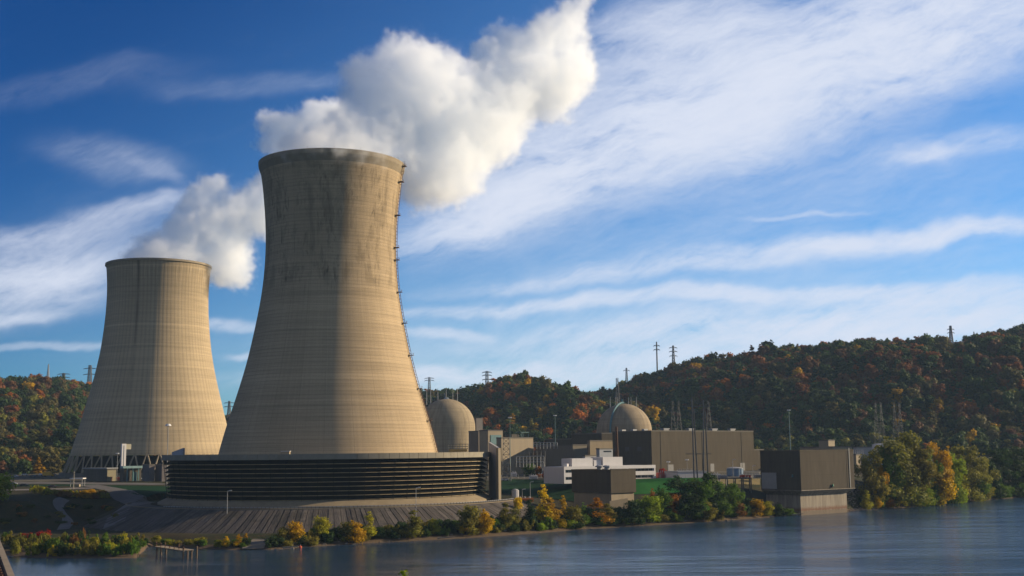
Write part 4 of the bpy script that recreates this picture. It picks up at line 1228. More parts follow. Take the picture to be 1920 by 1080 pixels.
# ------------------------------------------------------------------ cars
def make_car(colname, col, loc, label, rz):
    o = thing('parked_car', loc, label, 'car', None)
    x, y, z = loc
    pm = simple('car_paint_' + colname, col, .25, .03, .5, spec=.5)
    m2 = MB()
    side = [(-2.2, .35), (2.2, .35), (2.25, .8), (1.3, .95), (.75, 1.42), (-1.2, 1.45), (-1.85, .98), (-2.25, .9)]
    i = 0
    for sy in (-.85, .85):
        m2.v += [(x + a, y + sy * (1.0 if b_ < 1.1 else .82), z + b_) for a, b_ in side]
    n = len(side)
    for j in range(n):
        k2 = (j + 1) % n; m2.f.append((j, k2, n + k2, n + j))
    m2.f.append(tuple(reversed(range(n)))); m2.f.append(tuple(range(n, 2 * n)))
    m2.build('body', pm, o)
    m2 = MB()
    for sy in (-1, 1):
        m2.v += [(x + a, y + sy * b_, z + c_) for a, b_, c_ in ((1.0, .84, 1.0), (.65, .735, 1.36), (-1.1, .735, 1.38), (-1.55, .83, 1.02))]
    m2.v = [(a, b_ + (.02 if b_ > y else -.02), c_) for a, b_, c_ in m2.v]
    m2.f += [(0, 1, 2, 3), (7, 6, 5, 4)]
    m2.build('window', DARKW, o)
    for sx in (-1.35, 1.35):
        for sy in (-.8, .8):
            m2 = MB(); m2.bar((x + sx, y + sy - .1, z + .33), (x + sx, y + sy + .1, z + .33), .33, 12); m2.build('wheel', RUBBER, o)
    o.rotation_euler = (0, 0, rz)
    return o
cars = [('silver', (.5, .52, .56), 28, 903, .1, 'silver car parked nearest the left end of the upper car park row'), ('white', (.75, .75, .75), 46, 901, .2, 'white car parked second along the upper car park row'),
        ('dark', (.05, .06, .07), 62, 902.5, .1, 'dark car between the white one and the yellow truck'), ('white', (.75, .75, .75), 77, 901, 1.4, 'white car parked just left of the yellow truck'),
        ('white', (.75, .75, .75), 102, 901, 1.3, 'white car parked just right of the yellow truck'), ('silver', (.5, .52, .56), 24, 914, .1, 'silver car alone on the lower gravel lot'),
        ('black', (.02, .02, .025), 45, 916, .1, 'black car on the lower gravel lot'), ('maroon', (.08, .03, .03), 98, 918, .2, 'dark maroon car beside the scrubby bank'),
        ('dark', (.05, .06, .07), 129, 902, .2, 'dark car parked left of the white canopy'), ('white', (.75, .75, .75), 158, 902, .1, 'white car parked right of the white canopy'),
        ('silver', (.5, .52, .56), 262, 906.5, .1, 'silver car parked below the teal-framed building')]
for cn, cc, px, py, rz, lab in cars:
    p = G(px, py, zl + .1); p.z = hz(p.x, p.y) + 0.05
    make_car(cn, cc, tuple(p), lab, rz)
for px, D, cn, cc, lab in ((946, 640, 'white', (.75, .75, .75), 'white car parked below the big sunlit beige block'),):
    p = P(px, 886, D); p.z = hz(p.x, D) + .05; make_car(cn, cc, tuple(p), lab, .2)
# yellow truck
p = G(90, 902, zl + .1); p.z = hz(p.x, p.y) + .05
o = thing('parked_truck', tuple(p), 'bright yellow box truck parked among the cars', 'truck')
m2 = MB(); m2.box((p.x - .8, p.y, p.z + 2.0), (5.4, 2.3, 2.4)); m2.build('cargo_box', YELLOW, o)
m2 = MB(); m2.box((p.x + 3.0, p.y, p.z + 1.5), (1.9, 2.1, 1.8)); m2.build('cab', YELLOW, o)
m2 = MB(); m2.box((p.x + 3.4, p.y - 1.06, p.z + 1.9), (.9, .06, .6)); m2.build('window', DARKW, o)
for sx in (-2.2, 2.7):
    for sy in (-1, 1):
        m2 = MB(); m2.bar((p.x + sx, p.y + sy - .15, p.z + .45), (p.x + sx, p.y + sy + .15, p.z + .45), .45, 12); m2.build('wheel', RUBBER, o)

# ------------------------------------------------------------------ roads, paths, embankment, lawns (sheets on the ground)
def ribbon(name, pts, width, mat, lift=0.12, step=2.0, kind='structure'):
    """a strip draped on the ground along xy points"""
    P2 = [Vector((p[0], p[1])) for p in pts]
    dense = []
    for a, b3 in zip(P2[:-1], P2[1:]):
        n = max(1, int((b3 - a).length / step))
        for j in range(n): dense.append(a.lerp(b3, j / n))
    dense.append(P2[-1])
    for _ in range(8):
        dense = [dense[0]] + [(dense[i - 1] + dense[i] * 2 + dense[i + 1]) / 4 for i in range(1, len(dense) - 1)] + [dense[-1]]
    cross = 7
    xs, ys = [], []
    for i, c_ in enumerate(dense):
        d = (dense[min(i + 1, len(dense) - 1)] - dense[max(i - 1, 0)]).normalized(); nn = Vector((-d.y, d.x))
        wd = width if not callable(width) else width(i / (len(dense) - 1))
        for j in range(cross):
            q = c_ + nn * wd * (j / (cross - 1) - .5); xs.append(q.x); ys.append(q.y)
    zs_ = height(np.array(xs), np.array(ys)) + lift
    m2 = MB(); m2.v = list(zip(xs, ys, zs_.tolist()))
    for i in range(len(dense) - 1):
        for j in range(cross - 1):
            a = i * cross + j; m2.f.append((a, a + 1, a + cross + 1, a + cross))
    o = m2.build(name, mat, smooth=True)
    return tag(o, kind=kind)
def gp(px, py, z=None):
    """ground point seen at a pixel (marches the ray)"""
    d = ray(px, py); d = d / d.y
    ys = np.arange(330, 1000, 1.0)
    g = height(d.x * ys, ys); r_ = CAMZ + d.z * ys
    idx = np.nonzero(r_ <= g)[0]
    D = ys[idx[0]] if len(idx) else 900
    return (d.x * D, D)
ribbon('road', [gp(-60, 905), gp(60, 906), gp(150, 906.5), gp(240, 907.5), gp(310, 909)], 26, ASPH, 0.14)
ribbon('gravel_lot', [gp(-30, 920), gp(60, 918.5), gp(130, 917), gp(170, 915)], 20, simple('pinkish_gravel', (.19, .165, .15), .95, .15, .2), 0.16)
ribbon('service_road', [gp(165, 910), gp(200, 916), gp(228, 925), gp(250, 936), gp(268, 944)], 11, ASPH, 0.2)
ribbon('service_road', [gp(268, 944), gp(240, 950), gp(222, 962), gp(214, 985)], 8, GRAVEL, 0.24)
ribbon('footpath', [gp(121, 936), gp(107, 944), gp(112, 958), gp(126, 970), gp(128, 982), gp(118, 994)], 4.6, GRAVEL, 0.22)
# road round the tower bench with its kerb
ringpts = [(T1C.x + 80.5 * math.cos(a), T1C.y + 80.5 * math.sin(a)) for a in np.linspace(R(188), R(352), 60)]
ribbon('service_road', ringpts, 8.5, simple('bench_road', (.09, .082, .072), .95, .2, .2), 0.10)
mb = MB(); mb.lathe([(85.6, GZ1 - .3), (86.1, GZ1 - .3), (86.1, GZ1 + .32), (85.6, GZ1 + .32)], T1C, 150, R(185), R(355), closed=True)
tag(mb.build('kerb', CONC_L), kind='structure')
# concrete embankment: fluted cone below the bench
em, k, b = material('grouted_slope')
t = k.new('ShaderNodeTexCoord').outputs['Object']; x_, y_, z_ = k.sep(t)
dx = k.m('SUBTRACT', x_, T1C.x); dy = k.m('SUBTRACT', y_, T1C.y)
th = k.m('ARCTAN2', dy, dx)
tw = k.m('ADD', k.m('MULTIPLY', k.m('ADD', th, k.m('MULTIPLY', k.noise(k.comb(k.m('MULTIPLY', th, 9.0), 0., 0.), 1.0, 4, .7), 0.10)), 40.0), k.m('MULTIPLY', k.noise(t, 0.06, 2, .5), .6))
fr = k.m('FRACT', tw)
gap = k.m('MULTIPLY', k.mr(fr, 0.0, 0.16, 1, 0), k.mr(k.noise(t, .2, 3), .35, .5, .4, 1))
n = k.noise(k.comb(k.m('MULTIPLY', th, 160.0), z_, 0.0), 1.0, 5, 0.7)
n2 = k.noise(k.comb(k.m('FLOOR', tw), 0.0, 0.0), 1.7, 1)
n3 = k.noise(t, .35, 6, .7)
f = k.m('MULTIPLY', k.mr(n, .3, .7, .72, 1.25, False), k.mr(n2, .3, .7, .55, 1.45, False))
c = k.v('SCALE', k.comb(.125, .107, .095), scale=f)
c = k.mix(k.m('MULTIPLY', gap, .8), c, (.035, .03, .026))
c = k.mix(k.mr(n3, .60, .70, 0, .7), c, (.16, .08, .03))
c = k.mix(k.m('MULTIPLY', k.mr(k.noise(t, .09, 6, .7), .5, .62, 0, .6), 1.0), c, (.05, .045, .035))
k.l.new(k.v('SCALE', c, scale=AF), b.inputs['Base Color']); b.inputs['Roughness'].default_value = .95; b.inputs['Specular IOR Level'].default_value = .15
bp = k.new('ShaderNodeBump'); bp.inputs['Strength'].default_value = 1.0; bp.inputs['Distance'].default_value = .6
k.l.new(k.m('SUBTRACT', k.m('MULTIPLY', n, .5), gap), bp.inputs['Height']); k.l.new(bp.outputs[0], b.inputs['Normal'])
mb = MB()
NA, NR = 500, 14
for i in range(NA + 1):
    a = R(208) + (R(345) - R(208)) * i / NA
    ribo = 0.12 * abs(math.sin(a * 21)) + .08 * math.sin(a * 131)
    for j in range(NR + 1):
        f_ = j / NR
        rr = 86.1 + (106 - 86.1) * f_
        mb.v.append((T1C.x + rr * math.cos(a), T1C.y + rr * math.sin(a), GZ1 + .12 - 7.6 * f_ * 19.9 / 18 + (ribo * math.sin(math.pi * min(1, f_ * 1.2 + .1)) if 0 < j else 0)))
for i in range(NA):
    for j in range(NR):
        a = i * (NR + 1) + j; mb.f.append((a, a + NR + 1, a + NR + 2, a + 1))
tag(mb.build('embankment', em, smooth=True), kind='structure')
# railing posts along the bench
rl = thing('guard_rail', (T1C.x, T1C.y - 86, GZ1), 'low guard rail with short posts along the top of the concrete embankment', 'guard rail')
m2 = MB(); m3 = MB()
angs = np.linspace(R(230), R(345), 110)
for a in angs:
    q = Vector((T1C.x + 85.3 * math.cos(a), T1C.y + 85.3 * math.sin(a), GZ1)); m2.bar(q, q + Vector((0, 0, 1.05)), .09)
m2.build('posts', WOOD, rl)
for a, a2 in zip(angs[:-1], angs[1:]):
    m3.bar((T1C.x + 85.15 * math.cos(a), T1C.y + 85.15 * math.sin(a), GZ1 + .85), (T1C.x + 85.15 * math.cos(a2), T1C.y + 85.15 * math.sin(a2), GZ1 + .85), .14)
m3.build('rail', STEEL, rl)

def patch(name, pxs, y0s, y1s, mat, lift=.18, rows=26, kind='structure'):
    """a sheet of lawn between two photo rows, draped on the ground"""
    m2 = MB(); cols_ = []
    n = 60
    pts = []
    for i in range(n + 1):
        px = pxs[0] + (pxs[-1] - pxs[0]) * i / n
        ya = np.interp(px, pxs, y0s); yb = np.interp(px, pxs, y1s)
        a = Vector(gp(px, ya)); b3 = Vector(gp(px, yb))
        for j in range(rows + 1):
            q = a.lerp(b3, j / rows); pts.append((q.x, q.y))
    xy = np.array(pts); zz = height(xy[:, 0], xy[:, 1]) + lift
    m2.v = [(x, y, z) for (x, y), z in zip(pts, zz.tolist())]
    for i in range(n):
        for j in range(rows):
            a = i * (rows + 1) + j; m2.f.append((a, a + 1, a + rows + 2, a + rows + 1))
    return tag(m2.build(name, mat, smooth=True), kind=kind)
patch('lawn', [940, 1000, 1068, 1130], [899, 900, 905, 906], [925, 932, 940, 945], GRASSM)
patch('lawn', [1188, 1230, 1275, 1330], [899.5, 898.5, 897, 897], [928, 926, 926, 922], simple('sunny_lawn', (.022, .15, .022), .95, .35, .3, bump=.6, spec=.05))  # lit copy of the lawn green, sunlight put into the colour
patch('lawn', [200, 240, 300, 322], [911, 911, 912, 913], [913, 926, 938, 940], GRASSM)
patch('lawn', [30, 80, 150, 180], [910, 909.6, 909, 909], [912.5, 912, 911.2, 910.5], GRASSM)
patch('yard', [1340, 1380, 1425], [899, 899, 899], [908, 909, 910], simple('dry_grass', (.22, .17, .06), .95, .25, .3))

# ------------------------------------------------------------------ waterside pieces
shy_ = lambda px: float(np.interp(px, [c[0] for c in COLS], [c[1] for c in COLS]))
# timber mooring jetty
j0 = P(295, 1030, G(295, 1032, 1.5).y)
jz = 2.2
ja, jb = G(292, 1026, 2.2), G(345, 1034, 2.2)
J = thing('timber_jetty', (ja.x, ja.y, 0), 'broken weathered timber jetty with rusty piles off the shaded bank', 'jetty')
m2 = MB()
d = (jb - ja); L = d.length; d.normalize(); nrm = Vector((-d.y, d.x, 0))
for off in (0, 1.4, 2.8): m2.bar(ja + nrm * off, jb + nrm * off, .16)
for s_ in np.arange(0, L, .55):
    q = ja + d * s_; m2.bar(q - nrm * .3 + Vector((0, 0, .2)), q + nrm * 3.2 + Vector((0, 0, .2)), .16)
m2.build('deck', simple('grey_plank', (.25, .21, .17), .9, .3, 1.), J)
m2 = MB()
for s_ in np.linspace(.5, L - .3, 7):
    q = ja + d * s_; m2.bar((q.x, q.y, 2.3), (q.x, q.y, 3.3 + random.Random(int(s_ * 10)).random()), .16)
m2.bar(ja + Vector((0, 0, 1.1)), jb + Vector((0, 0, .9)), .14)
m2.build('railing', RUST, J)
for s_, off, h_ in ((1, 0, 2), (4.5, 0, 2.4), (L - .4, 0, 3.0), (L - .6, 2.6, 2.2), (L + 1.2, .6, 2.4), (2, 2.6, 2), (L + 1.0, 3.6, 3.6)):
    q = ja + d * s_ + nrm * off; m2 = MB(); m2.bar((q.x, q.y, -3), (q.x, q.y, h_), .32, 8, .28); m2.build('pile', WOOD, J)
# mooring buoy
q = G(563, 1025, .4)
o = thing('buoy', (q.x, q.y, 0), 'small orange-red buoy floating near the gravelly bank', 'buoy')
m2 = MB()
for a, b3, r_a, r_b in ((-.5, .1, .25, .5), (.1, .45, .5, .5), (.45, .75, .5, .2)): m2.bar((q.x, q.y, a), (q.x, q.y, b3), r_a, 12, r_b)
m2.build('float', simple('buoy_red', (.7, .09, .03), .5, .1), o)
m2 = MB(); m2.bar((q.x, q.y, .7), (q.x, q.y, 1.1), .06); m2.build('ring', STEEL, o)
# driftwood and stones by the intake house
for px, y, L_, a_, lab in ((1590, 957, 9, 2.2, 'long bleached driftwood log leaning against the intake house base'), (1604, 957, 6, .4, 'short driftwood log on the stones right of the intake house'), (1486, 965, 5, .2, 'short driftwood log left of the intake house base'), (530, 1027, 5, .1, 'thin driftwood log on the gravel strip near the buoy'), (820, 1009, 6, -.1, 'bleached driftwood log on the gravel strip under the olive trees')):
    q = G(px, y, .7); o = thing('driftwood_log', tuple(q), lab, 'log'); m2 = MB()
    e2 = q + Vector((L_ * math.cos(a_), L_ * .3 * math.sin(a_), (3.4 if L_ == 9 else .4)))
    m2.bar(q, e2, .28, 7, .14); m2.bar(q.lerp(e2, .6), q.lerp(e2, .6) + Vector((.5, .3, 1.1)), .1, 5, .04); m2.build('trunk', simple('bleached_wood', (.34, .28, .21), .9, .3, 2.), o)
rr_ = random.Random(5); m2 = MB()
for i in range(700):
    px = rr_.choice([rr_.uniform(1590, 1640), rr_.uniform(1440, 1505), rr_.uniform(500, 1480), rr_.uniform(1640, 1850)])
    q = G(px, shy_(px) - rr_.uniform(-.5, 3.5), .0); q.z = hz(q.x, q.y); z_r = rr_.uniform(.12, .55)
    m2.bar(q - Vector((z_r, 0, .1)), q + Vector((z_r, rr_.uniform(-.3, .3), rr_.uniform(0, .3))), z_r * .8, 6, z_r * .5)
tag(m2.build('shore_rubble', simple('river_stone', (.30, .25, .20), .9, .4, .5)), 'loose stones scattered along the waterline', 'rubble', kind='stuff')
# orange board on the bank
a = P(1180.6, 974, 497); b3 = P(1191.6, 981, 497)
o = thing('notice_board', (a.x, 497, 1), 'plain orange notice board on posts at the water edge', 'sign')
m2 = MB(); m2.box(((a.x + b3.x) / 2, 497, (a.z + b3.z) / 2), (b3.x - a.x, .12, a.z - b3.z)); m2.build('panel', ORANGE, o)
for x in (a.x + .4, b3.x - .4): m2 = MB(); m2.bar((x, 497.2, 0), (x, 497.2, a.z), .1); m2.build('post', WOOD, o)
# boat ramp
ribbon('boat_ramp', [gp(494, 1012), gp(478, 1020), gp(474, 1031)], 7, simple('ramp_concrete', (.24, .22, .2), .9, .15, .3), .25)
# bridge edge in the near corner
br = thing('bridge_edge', P(-40, 1085, 46), 'near concrete bridge edge with a dotted rusty rail cutting the bottom corner', 'bridge')
a = P(0, 1012, 66); b3 = P(28, 1080, 50); dd = (a - b3)
b0 = b3 - dd * 1.5; a0 = a + dd * 6
m2 = MB(); lx = Vector((-1.0, -.1, 0)).normalized()
for o0, o1, h0, h1 in ((0, .28, -.9, 0), (1.6, 2.0, -.9, .0)):
    i = len(m2.v)
    for q in (b0, a0):
        for oo, hh in ((o0, h0), (o1, h0), (o1, h1), (o0, h1)): m2.v.append(tuple(q + lx * oo + Vector((0, 0, hh))))
    for j in range(4): m2.f.append((i + j, i + (j + 1) % 4, i + 4 + (j + 1) % 4, i + 4 + j))
    m2.f += [(i + 3, i + 2, i + 1, i), (i + 4, i + 5, i + 6, i + 7)]
m2.build('girder', simple('bridge_concrete', (.30, .27, .24), .9, .2, .8), br)
m2 = MB(); i = 0
m2.quad(b0 + lx * .29 + Vector((0, 0, -.25)), a0 + lx * .29 + Vector((0, 0, -.25)), a0 + lx * 1.6 + Vector((0, 0, -.25)), b0 + lx * 1.6 + Vector((0, 0, -.25)))
m2.build('deck', simple('bridge_deck', (.16, .12, .09), .9, .3, 2.), br)
m2 = MB()
for f_ in np.linspace(0, 1, 150):
    q = b0.lerp(a0, f_)
    m2.box((q + lx * .75 + Vector((0, 0, -.12))), (.6, .12, .2), .1)
m2.build('rail_fasteners', RUST, br)

# ------------------------------------------------------------------ trees
def ico(sub):
    import bmesh
    bm = bmesh.new(); bmesh.ops.create_icosphere(bm, subdivisions=sub, radius=1.0)
    v = np.array([v.co[:] for v in bm.verts]); f = np.array([[q.index for q in fc.verts] for fc in bm.faces]); bm.free()
    return v, f
ICO1 = ico(1); ICO2 = ico(2)
def crown_mesh(name, seed, style, nleaf, leaf, mat, trunk=False, core=.50):
    """unit-height crown (z 0..1, half-width about .5) of many leaf clumps on lobes"""
    r = np.random.default_rng(seed)
    lobes = []
    if style == 'round':
        for i in range(14):
            a = r.uniform(0, 2 * np.pi); h = r.uniform(.18, .80); rad = .30 * np.sin(np.pi * min(h + .08, .95)) ** .6 * r.uniform(.5, 1.1)
            lobes.append((rad * np.cos(a), rad * np.sin(a), h, r.uniform(.13, .21)))
        lobes.append((0, 0, .5, .30)); lobes.append((.03, 0, .80, .17))
    elif style == 'cone':
        for i in range(16):
            h = r.uniform(.08, .88); a = r.uniform(0, 2 * np.pi); rad = .30 * (1 - h) ** .8 * r.uniform(.4, 1.1)
            lobes.append((rad * np.cos(a), rad * np.sin(a), h, .06 + .15 * (1 - h) * r.uniform(.7, 1.2)))
        lobes.append((0, 0, .35, .24)); lobes.append((0, 0, .68, .14)); lobes.append((0, 0, .9, .08))
    elif style == 'tall':
        for i in range(26):
            h = r.uniform(.12, .88); a = r.uniform(0, 2 * np.pi); rad = (.34 * np.sin(np.pi * (h * .8 + .15)) ** .7) * r.uniform(.3, 1.15)
            lobes.append((rad * np.cos(a), rad * np.sin(a), h, r.uniform(.08, .16)))
        lobes.append((0, 0, .45, .24)); lobes.append((0, 0, .7, .18))
    elif style == 'bush':
        for i in range(11):
            a = r.uniform(0, 2 * np.pi); rad = r.uniform(.1, .42)
            lobes.append((rad * np.cos(a), rad * np.sin(a), r.uniform(.12, .62), r.uniform(.16, .30)))
        lobes.append((0, 0, .4, .34))
    elif style == 'upright':
        for i in range(22):
            a = r.uniform(0, 2 * np.pi); rad = r.uniform(0, .42); h = r.uniform(.1, .75)
            lobes.append((rad * np.cos(a), rad * np.sin(a), h, r.uniform(.07, .13)))
            lobes.append((rad * np.cos(a), rad * np.sin(a), h + .12, r.uniform(.04, .07)))
    big = list(lobes)
    for i in range(16 if style != 'upright' else 4):        # stray sprays that break the outline
        b_ = big[r.integers(0, len(big))]
        d = r.normal(size=3); d /= np.linalg.norm(d); d[2] = abs(d[2]) * .9
        lobes.append((b_[0] + d[0] * b_[3] * 1.05, b_[1] + d[1] * b_[3] * 1.05, b_[2] + d[2] * b_[3] * 1.05, b_[3] * r.uniform(.22, .42)))
    lobes = np.array(lobes)
    V_, F_ = [], []; off = 0
    iv, if_ = ICO1
    zs = {'tall': .60, 'cone': .62, 'round': .80, 'bush': 1.15, 'upright': 1.5}[style]
    for lb in lobes:     # solid heart of each lobe
        v = iv * lb[3] * core * r.uniform(.8, 1.15, (len(iv), 1)) * np.array([1, 1, zs]) + lb[:3]
        V_.append(v); F_.append(np.concatenate([if_, if_[:, 2:]], 1) + off); off += len(v)
    wgt = lobes[:, 3] ** 2; wgt /= wgt.sum()
    idx = r.choice(len(lobes), nleaf, p=wgt)
    d = r.normal(size=(nleaf, 3)); d /= np.linalg.norm(d, axis=1)[:, None]
    rr = lobes[idx, 3] * r.uniform(.62, 1.12, nleaf)
    c_ = lobes[idx, :3] + d * rr[:, None] * np.array([1, 1, zs])
    nrm = d + r.normal(size=(nleaf, 3)) * .55; nrm /= np.linalg.norm(nrm, axis=1)[:, None]
    u = np.cross(nrm, r.normal(size=(nleaf, 3))); u /= np.linalg.norm(u, axis=1)[:, None]
    w_ = np.cross(nrm, u)
    s_ = leaf * r.uniform(.45, 1.6, nleaf)[:, None]
    u = u * np.array([1, 1, zs]); w_ = w_ * np.array([1, 1, zs])
    quad = np.stack([c_ - u * s_ * .5, c_ + w_ * s_ * .35, c_ + u * s_ * .5, c_ - w_ * s_ * .45], 1).reshape(-1, 3)
    V_.append(quad); F_.append(np.arange(nleaf * 4).reshape(-1, 4) + off); off += len(quad)
    V_ = np.concatenate(V_)
    ext = np.percentile(np.hypot(V_[:, 0], V_[:, 1]), 96); V_[:, :2] *= .5 / ext
    zl_, zh_ = np.percentile(V_[:, 2], 1), np.percentile(V_[:, 2], 99.6); V_[:, 2] = (V_[:, 2] - zl_) / (zh_ - zl_)
    tri_n = sum(len(f) for f in F_[:-1])
    me = bpy.data.meshes.new(name)
    tris = np.concatenate(F_[:-1])[:, :3]; quads = F_[-1]
    me.vertices.add(len(V_)); me.vertices.foreach_set('co', V_.ravel())
    loops = np.concatenate([tris.ravel(), quads.ravel()])
    me.loops.add(len(loops)); me.loops.foreach_set('vertex_index', loops)
    me.polygons.add(len(tris) + len(quads))
    me.polygons.foreach_set('loop_start', np.concatenate([np.arange(len(tris)) * 3, len(tris) * 3 + np.arange(len(quads)) * 4]))
    me.update(); me.validate()
    me.materials.append(mat)
    return me
def trunk_mesh(name, seed, h0, tall=1.0):
    r = random.Random(seed); m2 = MB()
    top = .55 + h0
    m2.bar((0, 0, 0), (.01, .01, h0 + .12), .028, 7, .020); m2.bar((.01, .01, h0 + .12), (0, .02, top), .020, 6, .008)
    for i in range(7):
        a = r.uniform(0, 6.28); z = h0 + r.uniform(0, .3); L = r.uniform(.15, .3)
        m2.bar((0, 0, z), (L * math.cos(a), L * math.sin(a), z + r.uniform(.12, .25)), .011, 5, .004)
    me = bpy.data.meshes.new(name); me.from_pydata(m2.v, [], m2.f); me.materials.append(BARK); me.update()
    return me
COLR = {
    'gold': (.40, .25, .020), 'yellow': (.55, .39, .02), 'orange': (.38, .18, .022), 'olive': (.16, .15, .028), 'green': (.075, .14, .02), 'dkgreen': (.026, .052, .014),
    'lime': (.20, .28, .03), 'brown': (.19, .10, .03), 'red': (.24, .03, .015), 'rust': (.24, .11, .022), 'ygreen': (.27, .27, .03),
}
CW = {'gold': 'golden', 'yellow': 'bright yellow', 'orange': 'orange', 'olive': 'olive', 'green': 'green', 'dkgreen': 'dark green', 'lime': 'light green', 'brown': 'brown', 'red': 'red', 'rust': 'rust coloured', 'ygreen': 'yellow-green'}
PROTO = {}
for st, n, lf in (('round', 4, .048), ('cone', 4, .045), ('tall', 4, .032), ('bush', 3, .06), ('upright', 2, .042)):
    for i in range(n):
        PROTO[(st, i)] = (crown_mesh('crown_' + st, 100 + i * 7 + len(st), st, 2500 if st != 'tall' else 6500, lf, LEAF), trunk_mesh('trunk_' + st, i, .06))
trnd = random.Random(11)
def tree(px, ybase, ytop, wpx, col, style, label, group=None, D=None, name=None, cat=None, z=None):
    if D is None:
        x, y = gp(px, ybase)
    else:
        y = D; x = P(px, ybase, D).x
    zg = hz(x, y) if z is None else z
    h = P(px, ytop, y).z - zg
    wd = wpx * y / F
    bush = style in ('bush', 'upright')
    name = name or ('shrub' if bush else 'tree')
    o = bpy.data.objects.new(name, None); COL.objects.link(o)
    o.location = (x, y, zg - .1)
    tag(o, label, cat or name, group)
    k_ = trnd.randrange(len([q for q in PROTO if q[0] == style]))
    cm, tm = PROTO[(style, k_)]
    c0 = COLR[col]; j = trnd.uniform(.85, 1.15)
    colr = (c0[0] * j * trnd.uniform(.93, 1.07), c0[1] * j, c0[2] * j, 1)
    cr = bpy.data.objects.new('crown', cm); COL.objects.link(cr); cr.parent = o; cr.color = colr
    base = 0.0 if bush else .05
    cr.location = (0, 0, h * base); cr.scale = (wd, wd, h * (1 - base))
    tk = bpy.data.objects.new('trunk', tm); COL.objects.link(tk); tk.parent = o
    s_ = min(wd, h); tk.scale = (s_, s_, h * .95)
    o.rotation_euler = (0, 0, trnd.uniform(0, 6.28))
    return o

